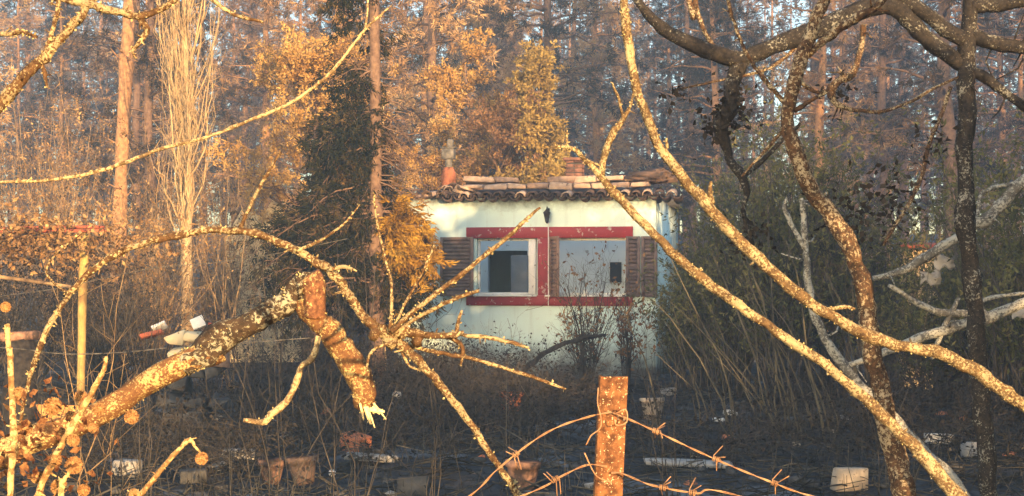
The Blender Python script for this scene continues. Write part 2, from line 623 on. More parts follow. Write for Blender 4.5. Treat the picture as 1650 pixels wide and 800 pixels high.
def wall_holes(mb, u0, u1, z0, z1, w0, w1, holes):
    us = sorted({u0, u1, *[h[0] for h in holes], *[h[1] for h in holes]})
    zs = sorted({z0, z1, *[h[2] for h in holes], *[h[3] for h in holes]})
    solid = {}
    for i in range(len(us) - 1):
        for j in range(len(zs) - 1):
            cu, cz = (us[i] + us[i + 1]) / 2, (zs[j] + zs[j + 1]) / 2
            solid[i, j] = not any(h[0] < cu < h[1] and h[2] < cz < h[3] for h in holes)

    def quad(a, b, c, d):
        mb.add([a, b, c, d], [[0, 1, 2, 3]])
    for (i, j), s in solid.items():
        if not s:
            continue
        a, b, c, d = us[i], us[i + 1], zs[j], zs[j + 1]
        quad((a, w0, c), (b, w0, c), (b, w0, d), (a, w0, d))
        quad((a, w1, d), (b, w1, d), (b, w1, c), (a, w1, c))
        if not solid.get((i - 1, j)):
            quad((a, w0, d), (a, w1, d), (a, w1, c), (a, w0, c))
        if not solid.get((i + 1, j)):
            quad((b, w0, c), (b, w1, c), (b, w1, d), (b, w0, d))
        if not solid.get((i, j - 1)):
            quad((a, w0, c), (a, w1, c), (b, w1, c), (b, w0, c))
        if not solid.get((i, j + 1)):
            quad((b, w0, d), (b, w1, d), (a, w1, d), (a, w0, d))


ZT = hz(318)                                   # wall top
zb0, zb1 = hz(493), hz(476)                    # lower red band
zt0, zt1 = hz(384), hz(366)                    # upper red band
wl = (hu(768), hu(866), zb1, zt0)
wr = (hu(884), hu(1012), zb1, zt0)
mb = MB()
wall_holes(mb, 0, W, -.2, ZT, 0, .2, [wl, wr])
part('wall', mb, M_wall, house, local=True)
mb = MB()
wall_holes(mb, .2, W - .2, -.2, ZT, 2.7, 2.85, [(hu_in(786, 2.7), hu_in(850, 2.7), 0, 1.98)])
part('inner_wall', mb, M_inner, house, local=True)
for u in (.1, W - .1):
    mb = MB()
    mb.box((u, 2.7, ZT / 2 - .1), (.2, 4.996, ZT + .19))
    part('side_wall', mb, M_wall, house, local=True)
mb = MB()
mb.box((W / 2, 5.1, ZT / 2 - .1), (W - .402, .2, ZT + .2))
part('rear_wall', mb, M_wall, house, local=True)
mb = MB()
mb.box((W / 2, 4.0, ZT + .05), (W + .2, 2.4, .1))  # unseen slab, added so the inner doorway stays dark
part('added_ceiling_slab', mb, M_stonedark, house, local=True)
mb = MB()
mb.box((W / 2, 1.45, -.02), (W - .4, 2.5, .08))
part('floor', mb, M_stonedark, house, local=True)
# grey door leaf ajar in the inner doorway
dr = MB()
u0 = hu_in(823, 2.62)
dr.box((u0 + .15, 2.64, .95), (.30, .05, 1.9))
door = part('door', dr, M_glassgrey, house, local=True, bevel=.006)
h = MB()
h.tubes([[u0 + .09, 2.61, .98], [u0 + .09, 2.57, .98], [u0 + .16, 2.57, .98]], np.array([[.01] * 3])[0], 6)
part('handle', h, M_black, door, local=True)
# small dark meter box on the inner wall
mbx = MB()
mbx.box((hu_in(992, 2.65), 2.66, CAMH + .01), (.19, .07, .34))
part('meter_box', mbx, M_darkroom, house, local=True, bevel=.005)

# painted red surround, as boards standing proud of the plaster
for (a, b, c, d) in ((752, 1020, zt0, zt1), (752, 1020, zb0, zb1)):
    mb = MB()
    mb.box(((hu(a) + hu(b)) / 2, -.015, (c + d) / 2), (hu(b) - hu(a), .05, d - c))
    part('red_band', mb, M_red, house, local=True, bevel=.005)
mb = MB()
mb.box(((hu(867) + hu(883.5)) / 2, -.012, (zb1 + zt0) / 2), (hu(883.5) - hu(867), .046, zt0 - zb1 - .002))
part('red_mullion', mb, M_red, house, local=True, bevel=.005)
# windows: white frame, inward casement seen at the jamb
for k, (a, b, c, d) in enumerate((wl, wr)):
    fr = MB()
    t = .035
    fr.box(((a + b) / 2, .10, d - t / 2 - .003), (b - a - .006, .05, t))
    fr.box(((a + b) / 2, .10, c + t / 2 + .003), (b - a - .006, .05, t))
    fr.box((a + t / 2 + .003, .10, (c + d) / 2), (t, .05, d - c - 2 * t - .01))
    fr.box((b - t / 2 - .003, .10, (c + d) / 2), (t, .05, d - c - 2 * t - .01))
    wf = part('window_frame', fr, M_white, house, local=True, bevel=.004)
    sl = MB()
    sl.box(((a + b) / 2 - .02, -.055, c - .008), (b - a + .04, .09, .024))
    part('sill', sl, M_white if k else M_white, wf, local=True, bevel=.004)
cs = MB()
cu = hu(851)
cs.box((cu + .06, .02, (zb1 + zt0) / 2), (.11, .035, zt0 - zb1 - .03))
part('casement', cs, M_white, house, local=True, bevel=.004)


def shutter(u0, u1, mat, rz=0, z0=zb1 - .02, z1=zt0 + .02, w=-.06):
    wd = u1 - u0
    e = thing('shutter_tmp', None, None)
    bpy.data.objects.remove(e)
    fr = MB()
    s = min(.045, wd * .2)
    th = .035
    for x in (s / 2, wd - s / 2):
        fr.box((x, 0, (z0 + z1) / 2), (s, th, z1 - z0))
    for z in (z0 + s / 2, (z0 + z1) / 2 - .02, z1 - s / 2):
        fr.box((wd / 2, 0.002, z), (wd - 2 * s, th, s))
    o = part('shutter', fr, mat, house, local=True, bevel=.003)
    o.location = (u0, w, 0)
    o.rotation_euler = (0, 0, rz)
    zm = (z0 + z1) / 2 - .02
    for (a, b) in ((z0 + s, zm - s / 2), (zm + s / 2, z1 - s)):
        pn = MB()
        n = 7
        hgt = (b - a) / n
        for i in range(n):
            pn.box((wd / 2, 0.004, a + hgt * (i + .5)), (wd - 2 * s - .004, .008, hgt * 1.05), (R(-28), 0, 0))
        part('louvre_panel', pn, mat, o, local=True)
    return o


tag(shutter(hu(711), hu(766) - .01, M_shutter, R(-4)), 'shutter with a sunlit rusty upper panel')
shutter(hu(887), hu(887) + .42, M_shutter, R(-64), w=-.05)
shutter(hu(1009), hu(1032), M_shutterdark, R(3))
shutter(hu(1034), hu(1060), M_shutterdark, R(-3), w=-.065)
mb = MB()
ct = hz(350)
mb.tubes(np.array([[hu(885), -.085, z] for z in np.linspace(ct, zb0 - .0, 12)]), np.full(12, .008), 6)
part('cable', mb, M_cable, house, local=True)

# roof: two courses left at the eave
roof = MB()
roof.box((W / 2, .08, ZT + .015), (W + .26, .26, .03))
roof.box((W / 2, .46, ZT + .075), (W - .3, .5, .09), (R(12), 0, 0))
roof = part('roof', roof, M_tiledark, house, local=True)


def barrel(name, r, L, th=.014, seg=7):
    mb = MB()
    t = np.linspace(0, pi, seg)
    v = []
    for (w, k) in ((0, 1.0), (L, .86)):
        for rr in (r * k, (r - th) * k):
            v += [[rr * cos(x), w, rr * sin(x)] for x in t]
    n = seg
    q = []
    for i in range(n - 1):
        q += [[i, i + 1, 2 * n + i + 1, 2 * n + i], [n + i + 1, n + i, 3 * n + i, 3 * n + i + 1],
              [i + 1, i, n + i, n + i + 1], [2 * n + i, 2 * n + i + 1, 3 * n + i + 1, 3 * n + i]]
    q += [[0, 2 * n, 3 * n, n], [n - 1, 2 * n - 1, 4 * n - 1, 3 * n - 1]]
    mb.add(v, q)
    return mb.mesh(name)


tile_me = {}
for nm, mt in (('a', M_tiledark), ('b', M_tile)):
    me = barrel('barrel_tile', .082, .42)
    me.materials.append(mt)
    tile_me[nm] = me
ua, ub = hu(706), hu(1092)
n = 21
for i in range(n):
    u = ua + (ub - ua) * (i + .5) / n
    for flip in (0, 1):
        o = part('roof_tile', tile_me['b' if (random.random() < .3 and not flip) else 'a'], None, roof)
        o.location = (u + flip * (ub - ua) / n / 2, -.16 + random.uniform(-.03, .03), ZT - .035 + (.03 if not flip else .07) + random.uniform(-.008, .008))
        o.rotation_euler = (R(random.uniform(5, 11)), (pi if flip else 0) + R(random.uniform(-7, 7)), R(random.uniform(-5, 5)))
# second, pale course of slabs laid end to end (two layers)
for (za, zb, w, seglen) in ((hz(303), hz(293), .20, .34), (hz(292), hz(282), .33, .42)):
    x = hu(742)
    while x < hu(1058):
        L = seglen * random.uniform(.75, 1.2)
        L = min(L, hu(1060) - x)
        if L < .06:
            break
        mb = MB()
        mb.box((0, 0, 0), (L - .014, .24, (zb - za) * random.uniform(.6, 1.0)))
        mb.v[0] += rng.normal(size=mb.v[0].shape) * .010
        if random.random() < .07:
            x += L
            continue
        o = part('roof_slab', mb, M_tile if random.random() < .6 else M_roofmid, roof, local=True, bevel=.008)
        o.location = (x + L / 2, w + random.uniform(-.02, .02), (za + zb) / 2)
        o.rotation_euler = (R(random.uniform(-4, 8)), R(random.uniform(-3, 3)), R(random.uniform(-5, 5)))
        x += L
# loose tiles: heaps at both roof ends
for k in range(13):
    t = k / 12
    o = part('roof_tile', tile_me['a'], None, roof)
    o.location = (hu(1046 + 42 * t), .05 + random.uniform(-.06, .2), hz(300 - 26 * (1 - abs(t - .5) * 1.3) * random.uniform(.45, 1)))
    o.rotation_euler = (R(random.uniform(-5, 20)), R(random.uniform(-30, 20)), R(60 + random.uniform(-20, 20)))
for k in range(11):
    t = k / 10
    o = part('roof_tile', tile_me['b' if k % 3 else 'a'], None, roof)
    o.location = (hu(668 + 70 * t), -.05 + random.uniform(-.06, .1), hz(322 - 16 * t + random.uniform(-8, 4)))
    o.rotation_euler = (R(random.uniform(-10, 15)), R(random.uniform(-25, 25)), R(random.uniform(-70, 70)))


def brick_stack(name, u, w, z0, z1, wd, mat, cap=True, label=None):
    c = MB()
    c.box((u, w, (z0 + z1) / 2), (wd - .03, wd - .03, z1 - z0))
    o = part(name, c, M_stonedark, roof, local=True)
    if label:
        o['label'] = label
    z = z0
    k = 0
    while z < z1 - .02:
        for s in (-1, 1):
            b = MB()
            off = wd / 4 if k % 2 else 0
            L = wd / 2 - .008
            b.box((u + s * wd / 4, w - wd / 2 + .05 + .002 * k, z + .035), (L, .11, .06))
            part('brick', b, mat, o, local=True, bevel=.004)
            b = MB()
            b.box((u + s * (wd / 2 - .05), w + .06, z + .035), (.11, wd / 2, .06))
            part('brick', b, mat, o, local=True, bevel=.004)
        z += .072
        k += 1
    if cap:
        b = MB()
        b.box((u, w, z1 + .05), (wd + .08, wd + .08, .05))
        part('cap', b, M_chbrick, o, local=True, bevel=.008)
    return o


brick_stack('chimney', hu(903), 1.6, ZT - .1, hz(262) + .12, .27, M_chbrick)
ch = brick_stack('chimney', hu(694), 1.2, ZT - .3, hz(300) + .03, .28, M_chbrick, False)
pot = MB()
zz = np.array([0, .03, .08, .16, .24, .30, .33]) * 1.15 + hz(298)
rr = np.array([.07, .09, .115, .125, .115, .09, .07])
pot.tubes(np.array([[hu(692) + .02, 1.2, z] for z in zz]), rr, 14)
part('chimney_pot', pot, M_potch, ch, local=True, smooth=True)
cw = MB()
zc = hz(262) + .12
cw.tubes(np.array([[hu(692) + .02, 1.2, zc - .1], [hu(692) + .02, 1.2, zc + .12]]), np.array([.06, .06]), 10)
cw.box((hu(692) + .02, 1.2, zc + .14), (.20, .18, .17))
cw.box((hu(692) + .05, 1.2, zc + .31), (.09, .09, .13))
cw.box((hu(692) + .02, 1.2, zc + .236), (.25, .22, .02))
part('cowl', cw, M_cowl, ch, local=True, bevel=.006)

# wall lantern beside the windows
le = thing('wall_lantern', 'small black iron lantern on the wall above the red mullion', 'lantern',
           org + np.array([hu(883) * cos(ROT), hu(883) * sin(ROT), hz(350)]), ROT)
a = MB()
a.box((0, -.012, .06), (.05, .02, .14))
a.tubes([[0, -.02, .10], [0, -.07, .15], [0, -.11, .13]], np.array([.008, .008, .008]), 6)
part('bracket', a, M_black, le, local=True)
a = MB()
zz = np.array([-.10, -.085, -.06, -.06, .05, .055, .09, .115, .13])
rr = np.array([.006, .022, .035, .03, .052, .066, .035, .014, .006])
a.tubes(np.array([[0, -.11, z] for z in zz]), rr, 6)
part('lamp_body', a, M_black, le, local=True)
# small white cup left on the sill
cup = MB()
q0 = org + np.array([hu(944) * cos(ROT), hu(944) * sin(ROT), 0]) + np.array([sin(ROT), -cos(ROT), 0]) * .055
cup.tubes(np.array([[0, 0, z] for z in (.0, .02, .06, .085)]), np.array([.028, .036, .042, .045]), 12)
cup.tubes([[.04, 0, .065], [.07, 0, .06], [.07, 0, .03], [.04, 0, .02]], np.array([.007] * 4), 6)
e = thing('white_cup', 'little white cup on the right-hand window sill of the house', 'cup', (q0[0], q0[1], zb1 + .004), .6)
part('cup_body', cup, M_cable, e, local=True, smooth=True)


# ------------------------------------------------------------------ plants: generators
def stems(r, base, n, h, spread, rad, npts=8, lean=(0, 0), curl=.25, droop=0., base_r=.15):
    """n curving stems leaving one base -> (n,npts,3),(n,npts)"""
    ang = r.uniform(0, 2 * pi, n)
    s = r.uniform(.1, 1, n) * spread
    L = h * r.uniform(.45, 1.0, n)
    t = np.linspace(0, 1, npts)[None, :]
    b = np.stack([np.cos(ang), np.sin(ang)], -1) * (r.uniform(0, base_r, n))[:, None]
    x = b[:, :1] + (np.cos(ang) * s + lean[0])[:, None] * t ** 1.4
    y = b[:, 1:] + (np.sin(ang) * s + lean[1])[:, None] * t ** 1.4
    z = L[:, None] * (t - droop * t ** 3)
    p = np.stack([x, y, z], -1)
    w = r.normal(size=p.shape)
    w[:, 1:-1] = (w[:, :-2] + w[:, 1:-1] + w[:, 2:]) / 3
    w[:, 0] = 0
    p += w * curl * L[:, None, None] * .12
    p += np.asarray(base, float)
    R_ = rad * r.uniform(.5, 1.2, n)[:, None] * (1 - .8 * t)
    return p, R_


def twigs(r, p, rad, k, L, npts=4, up=.4, out=.8, t0=.2):
    """k twigs on each of the given stems"""
    n, m, _ = p.shape
    si = np.repeat(np.arange(n), k)
    pos = r.uniform(t0, 1, n * k) * (m - 1.001)
    i = pos.astype(int)
    f = (pos - i)[:, None]
    a = p[si, i] * (1 - f) + p[si, i + 1] * f
    tg = nrm(p[si, i + 1] - p[si, i])
    d = nrm(tg * .6 + nrm(r.normal(size=a.shape)) * out + np.array([0, 0, up]))
    LL = (L * r.uniform(.4, 1.2, n * k))[:, None, None]
    t = np.linspace(0, 1, npts)[None, :, None]
    w = r.normal(size=(n * k, npts, 3)) * .10
    w[:, 0] = 0
    q = a[:, None] + d[:, None] * LL * t + w * LL + np.array([0, 0, up * .3]) * LL * t ** 2
    r0 = rad[si, i] * .6
    q_r = np.maximum(r0[:, None], .0015) * (1 - .75 * np.linspace(0, 1, npts)[None])
    return q, q_r


def along(r, p, n, jit=.03):
    T, m, _ = p.shape
    s = r.integers(0, T, n)
    pos = r.uniform(.15, 1, n) * (m - 1.001)
    i = pos.astype(int)
    f = (pos - i)[:, None]
    return p[s, i] * (1 - f) + p[s, i + 1] * f + r.normal(size=(n, 3)) * jit, nrm(p[s, i + 1] - p[s, i])


def shrub(name, label, cat, base, h, spread, n, rad, wood, seed, tw=6, twl=.35, leaf=None, nleaf=0, L=.06, Wd=.03, group=None,
          lean=(0, 0), droop=0, sub=0, curl=.25, base_r=.15, up=.4, leafname='leaves', stemname='stems', out=.8):
    r = np.random.default_rng(seed)
    base = np.asarray(base, float)
    e = thing(name, label, cat, base, 0, group)
    p, ra = stems(r, (0, 0, 0), n, h, spread, rad, lean=lean, droop=droop, curl=curl, base_r=base_r)
    m = MB()
    m.tubes(p, ra, 5)
    last = p
    if tw:
        q, qr = twigs(r, p, ra, tw, twl, up=up, out=out)
        m.tubes(q, qr, 3)
        last = q
        if sub:
            q2, qr2 = twigs(r, q, qr, sub, twl * .5, 3, up=up, out=out)
            m.tubes(q2, np.maximum(qr2, .0012), 3)
            last = q2
    part(stemname, m, wood, e, local=True)
    if leaf is not None and nleaf:
        c, tg = along(r, last, nleaf, .02)
        m = MB()
        m.leaves(c, tg * .5 + nrm(r.normal(size=c.shape)), L * r.uniform(.5, 1.3, nleaf), Wd * r.uniform(.6, 1.2, nleaf), r)
        part(leafname, m, leaf, e, local=True)
    return e


def pine_parts(seed, H=15, z0=.22, dens=1.0, needles=True):
    r = np.random.default_rng(seed)
    t = MB()
    n = 14
    zz = np.linspace(-.3, H, n)
    bend = np.cumsum(r.normal(size=(n, 2)) * .05, axis=0)
    tp = np.stack([bend[:, 0], bend[:, 1], zz], -1)
    tr = .17 * (1 - zz.clip(0) / H) ** .8 + .015
    t.tubes(tp, tr, 8, .06, r)
    nb = int(70 * dens)
    zb = H * (z0 + (1 - z0) * r.uniform(0, 1, nb) ** .85)
    f = (zb / H - z0) / (1 - z0)
    Lb = (2.4 * (1 - f) ** .7 * np.minimum(1, f * 4 + .35) + .35) * r.uniform(.6, 1.15, nb)
    ang = r.uniform(0, 2 * pi, nb)
    s = np.linspace(0, 1, 6)[None]
    cx = np.interp(zb, zz, tp[:, 0])
    cyy = np.interp(zb, zz, tp[:, 1])
    b = np.stack([cx[:, None] + np.cos(ang)[:, None] * Lb[:, None] * s, cyy[:, None] + np.sin(ang)[:, None] * Lb[:, None] * s,
                  zb[:, None] + Lb[:, None] * (.28 * s - .30 * s ** 2 * r.uniform(.2, 1.6, nb)[:, None])], -1)
    b[:, 1:] += r.normal(size=b[:, 1:].shape) * .06
    br = (.035 * (1 - s) + .006) * np.ones((nb, 1))
    t.tubes(b, br, 4)
    q, qr = twigs(r, b, br, 9, .55, up=.15, t0=.25)
    t.tubes(q, np.maximum(qr * .5, .004), 3)
    lf = MB()
    nt_ = int(1500 * dens)
    c, tg = along(r, q, nt_, .05)
    k = 12
    c = np.repeat(c, k, 0)
    d = nrm(np.repeat(tg, k, 0) * .5 + nrm(r.normal(size=c.shape)) * .8 + np.array([0, 0, -.15]))
    lf.leaves(c, d, r.uniform(.12, .25, len(c)), r.uniform(.014, .03, len(c)), r)
    return t, lf


def broadleaf_parts(seed, H, crown_r, trunk_r, nl, L, Wd, z0=.2, cone=0.):
    """tapered trunk, limbs, twigs and leaves gathered in clumps"""
    r = np.random.default_rng(seed)
    t = MB()
    n = 10
    zz = np.linspace(-.2, H * .92, n)
    tp = np.stack([np.cumsum(r.normal(size=n) * .04), np.cumsum(r.normal(size=n) * .04), zz], -1)
    tr = trunk_r * (1 - zz.clip(0) / H) + .01
    t.tubes(tp, tr, 8, .05, r)
    nb = 34
    zb = H * (z0 + (.9 - z0) * r.uniform(0, 1, nb))
    f = (zb / H - z0) / (.9 - z0)
    Lb = crown_r * (np.sqrt(np.clip(1 - (f * 1.6 - .6) ** 2, .08, 1)) if not cone else (1 - f * cone)) * r.uniform(.6, 1.2, nb)
    ang = r.uniform(0, 2 * pi, nb)
    s = np.linspace(0, 1, 6)[None]
    b = np.stack([np.interp(zb, zz, tp[:, 0])[:, None] + np.cos(ang)[:, None] * Lb[:, None] * s,
                  np.interp(zb, zz, tp[:, 1])[:, None] + np.sin(ang)[:, None] * Lb[:, None] * s,
                  zb[:, None] + Lb[:, None] * s * r.uniform(.2, .9, nb)[:, None]], -1)
    b[:, 1:] += r.normal(size=b[:, 1:].shape) * .05
    br = (trunk_r * .35 * (1 - s) + .006) * np.ones((nb, 1))
    t.tubes(b, br, 5)
    q, qr = twigs(r, b, br, 12, crown_r * .42, up=.35, t0=.2)
    t.tubes(q, np.maximum(qr * .5, .003), 3)
    q2, qr2 = twigs(r, q, qr, 3, crown_r * .18, 3, up=.3)
    t.tubes(q2, np.full(qr2.shape, .0025), 3)
    lf = MB()
    c, tg = along(r, q2, nl, .03)
    lf.leaves(c, tg * .6 + nrm(r.normal(size=c.shape)) * .7 + np.array([0, 0, -.1]), L * r.uniform(.5, 1.3, nl), Wd * r.uniform(.6, 1.2, nl), r)
    return t, lf


def tree(name, label, cat, base, parts, wood, leaf, group=None, rz=0, scale=1):
    e = thing(name, label, cat, base, rz, group)
    part('trunk', parts[0], wood, e, local=True)
    part('crown', parts[1], leaf, e, local=True)
    e.scale = (scale, scale, scale)
    return e


# ------------------------------------------------------------------ the wood behind
variants = []
for k in range(6):
    tp_, lf_ = pine_parts(100 + k, H=14 + 1.2 * k % 3, z0=.14 + .05 * (k % 3), dens=(1.0, .8, 1.15)[k % 3])
    tm, lm = tp_.mesh('pine_trunk'), lf_.mesh('pine_crown')
    tm.materials.append(M_pine if k % 2 else M_ctrunk)
    lm.materials.append(M_needles)
    variants.append((tm, lm))
r = np.random.default_rng(21)
spots = []
tries = 0
while len(spots) < 62 and tries < 4000:
    tries += 1
    d = r.uniform(31, 74)
    px = r.uniform(-120, 1770)
    x = (px - 825) * d / F
    if all((x - a) ** 2 + (d - b) ** 2 > 3.2 ** 2 for a, b in spots):
        spots.append((x, d))
for px_, d_ in ((893, 42), (950, 48), (915, 60), (870, 66), (560, 62), (30, 60), (75, 70), (1085, 58)):
    spots.append(((px_ - 825) * d_ / F, d_))
for i, (x, y) in enumerate(spots):
    tm, lm = variants[i % 6]
    e = thing('scorched_pine', 'tall scorched pine with brown needles standing in the smoky wood', 'pine tree', (x, y, float(ground_z(x, y))), r.uniform(0, 6.28),
              'scorched pines in the smoky wood')
    s_ = r.uniform(.85, 1.2)
    e.scale = (s_, s_, s_)
    part('trunk', tm, None, e)
    part('crown', lm, None, e)
# the far wood reads as one mass
far = MB()
farb = MB()
rf = np.random.default_rng(5)
for k in range(250):
    x, y = rf.uniform(-75, 75), rf.uniform(78, 125)
    H = rf.uniform(15, 21.5)
    g0 = float(ground_z(x, y))
    zz = np.linspace(0, H, 5)
    farb.tubes(np.stack([x + 0 * zz, y + 0 * zz, g0 + zz], -1), .2 * (1 - zz / H) + .03, 5)
    n = 1150
    f = rf.uniform(0, 1, n) ** .8
    rr = (2.6 * (1 - f) + .4) * np.sqrt(rf.uniform(0, 1, n))
    an = rf.uniform(0, 2 * pi, n)
    c = np.stack([x + rr * np.cos(an), y + rr * np.sin(an), g0 + H * (.12 + .88 * f)], -1)
    far.leaves(c, np.stack([np.cos(an), np.sin(an), rf.uniform(-.6, .4, n)], -1) + rf.normal(size=(n, 3)) * .5, rf.uniform(.25, .6, n), rf.uniform(.06, .16, n), rf)
fo = tag(part('far_wood', far, M_needles_far), 'distant mass of scorched trees fading into the smoke', 'wood', kind='stuff')
part('far_trunks', farb, M_pine, fo, local=True)['kind'] = 'stuff'

# golden and rust coloured trees near the house
tree('rust_leaved_tree', 'round rust-leaved tree growing right behind the house roof', 'tree', P(800, 440, 27) * [1, 1, 0],
     broadleaf_parts(31, 5.0, 1.4, .09, 30000, .065, .028, .12), M_ctrunk, M_rustleaf)
tree('golden_tree', 'sunlit golden-leaved tree behind the chimney with the orange pot', 'tree', P(752, 440, 28.4) * [1, 1, 0],
     broadleaf_parts(32, 6.7, 1.0, .09, 34000, .08, .036, .3), M_ctrunk, M_golden)
tree('yellow_green_sapling', 'slim yellow-green sapling rising behind the house roof', 'tree', P(862, 440, 26.5) * [1, 1, 0],
     broadleaf_parts(33, 6.3, .8, .07, 20000, .10, .042, .35, .75), M_ctrunk, M_yellowgreen)
tree('golden_tree', 'broad orange-leaved tree behind the dark conifer', 'tree', P(500, 440, 24) * [1, 1, 0],
     broadleaf_parts(34, 5.7, 1.45, .12, 46000, .07, .028, .25), M_ctrunk, M_golden)

# ------------------------------------------------------------------ left middle distance
# pine trunk with bare bole
e = thing('pine_tree', 'tall pine with a bare sunlit orange bole left of the poplar', 'pine tree', G(190, 440 + CAMH * F / 25))
m = MB()
hero(m, [(188, 600, 16), (190, 450, 15), (193, 330, 14.5), (198, 220, 14), (203, 120, 13), (208, 30, 12), (212, -90, 11), (214, -230, 8)], 25, crust=.05, sides=12, wob=.05, m=8)
for k in range(16):
    y = rng.uniform(-200, 380)
    b = P(200, y, 25)
    dd = nrm([rng.uniform(-1, 1), rng.uniform(-1, .4), rng.uniform(-.2, .3)])
    L = rng.uniform(.2, .9)
    m.tubes(np.array([b, b + dd * L * .5, b + dd * L + [0, 0, .05]]), np.array([.02, .014, .006]), 5)
part('trunk', m, M_pine, e)
lf = MB()
c = P(213, -190, 25) + rng.normal(size=(700, 3)) * [1.3, 1.3, .6]
c = np.repeat(c, 6, 0)
lf.leaves(c, rng.normal(size=c.shape), .22, .035)
part('crown', lf, M_needles, e)

# poplar with close upright twigs
pb = G(303, 440 + CAMH * F / 22)
e = thing('poplar_tree', 'bare fastigiate poplar with pale sunlit upright twigs', 'poplar', pb)
m = MB()
hero(m, [(304, 600, 12), (302, 500, 12), (301, 400, 11.5), (300, 300, 10.5), (298, 180, 9), (298, 60, 7.5), (299, -80, 6), (300, -250, 2)], 22, crust=.05, sides=10, wob=.06, m=8)
part('trunk', m, M_poplar, e)
rp = np.random.default_rng(41)
m = MB()
n = 120
y0 = rp.uniform(-160, 430, n)
ang = rp.uniform(0, 2 * pi, n)
Lb = rp.uniform(1.0, 3.2, n)
t = np.linspace(0, 1, 8)[None]
out = rp.uniform(.12, .48, n)[:, None] * (1 - np.exp(-rp.uniform(1.2, 4.5, n)[:, None] * t)) * np.where(rp.uniform(size=n) < .15, 1.6, 1)[:, None]
b0 = np.array([P(300, y, 22) for y in y0])
b = np.stack([b0[:, :1] + np.cos(ang)[:, None] * out, b0[:, 1:2] + np.sin(ang)[:, None] * out, b0[:, 2:] + Lb[:, None] * t], -1)
b[:, 1:] += np.cumsum(rp.normal(size=b[:, 1:].shape) * .03, axis=1) * [1, 1, .4]
br = rp.uniform(.008, .022, n)[:, None] * (1 - .8 * t)
m.tubes(b, br, 5)
q, qr = twigs(rp, b, br, 8, .5, up=.9, out=.8)
m.tubes(q, np.maximum(qr, .003), 3)
part('branches', m, M_poplar, e)

# dark conifer in front of the house's left end
CD = 18.5
cb = G(605, 440 + CAMH * F / CD)
e = thing('burnt_conifer', 'half burnt conifer with bare trunk top and dark drooping boughs beside the house', 'conifer', cb)
m = MB()
hero(m, [(607, 620, 15), (607, 480, 14), (605, 350, 13), (605, 220, 12), (604, 100, 10.5), (603, 0, 9.5), (603, -120, 7), (602, -300, 3)], CD, crust=.06, sides=10, wob=.06, m=8)
rc = np.random.default_rng(51)
boughs, bl = [], []
bare = []
for k in range(230):
    y = rc.uniform(-60, 470) if k < 90 else rc.uniform(180, 470)
    b0 = P(605, y, CD)
    ang = rc.uniform(0, 2 * pi) if rc.uniform() < .45 else pi + rc.normal() * .7
    while sin(ang) < -.45:
        ang = rc.uniform(0, 2 * pi)
    low = y > 175 and not (cos(ang) > 0 and y < 305)
    if low:
        L = np.interp(y, [170, 250, 330, 470], [.5, .95, 1.55, 1.9]) * rc.uniform(.55, 1.05)
        if cos(ang) > 0:
            L *= .45
    else:
        L = rc.uniform(.4, .75)
    s = np.linspace(0, 1, 7)
    drop = (.05 if low else .12)
    bp = np.stack([b0[0] + cos(ang) * L * s, b0[1] + sin(ang) * L * s, b0[2] + L * (rc.uniform(-.15, .4) * s - (.35 + drop + rc.uniform(-.1, .25)) * s ** 2)], -1)
    bp[1:] += np.cumsum(rc.normal(size=(6, 3)) * .025, axis=0)
    if low or (y < 130 and cos(ang) < .15 and rc.uniform() < .6):
        boughs.append(bp)
    else:
        bare.append(bp)
boughs, bare = np.array(boughs), np.array(bare)
s = np.linspace(0, 1, 7)
m.tubes(boughs, np.tile(.02 * (1 - .85 * s), (len(boughs), 1)), 4)
m.tubes(bare, np.tile(.013 * (1 - .85 * s), (len(bare), 1)), 4)
q, qr = twigs(rc, bare, np.full(bare.shape[:2], .008), 7, .30, up=.1)
m.tubes(q, qr, 3)
part('trunk', m, M_ctrunk, e)
q, qr = twigs(rc, boughs, np.full(boughs.shape[:2], .01), 13, .34, up=-.3, t0=.04, out=.75)
q2, qr2 = twigs(rc, q, qr, 3, .2, 3, up=-.1)
tw_ = MB()
tw_.tubes(q, qr, 3)
part('twigs', tw_, M_ctrunk, e)
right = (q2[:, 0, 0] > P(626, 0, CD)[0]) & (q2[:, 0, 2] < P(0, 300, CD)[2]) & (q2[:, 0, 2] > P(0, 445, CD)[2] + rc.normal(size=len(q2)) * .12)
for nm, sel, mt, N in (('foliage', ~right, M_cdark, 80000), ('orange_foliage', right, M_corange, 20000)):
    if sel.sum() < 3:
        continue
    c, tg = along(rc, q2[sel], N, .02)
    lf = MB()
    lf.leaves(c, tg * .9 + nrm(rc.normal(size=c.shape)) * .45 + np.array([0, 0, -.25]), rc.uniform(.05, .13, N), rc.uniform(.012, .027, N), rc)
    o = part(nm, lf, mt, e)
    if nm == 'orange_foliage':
        o['label'] = 'scorched boughs with orange sunlight painted into the leaf colour'

# birch-like pale sapling stem just behind the conifer trunk
e = thing('dead_sapling', 'thin pale dead sapling stem right beside the conifer trunk', 'sapling', G(620, 440 + CAMH * F / 19.5))
m = MB()
hero(m, [(618, 600, 5), (617, 480, 5), (618, 350, 4.5), (617, 250, 4), (616, 170, 3)], 19.5, crust=.05, sides=7, wob=.2)
part('stem', m, M_poplar, e)

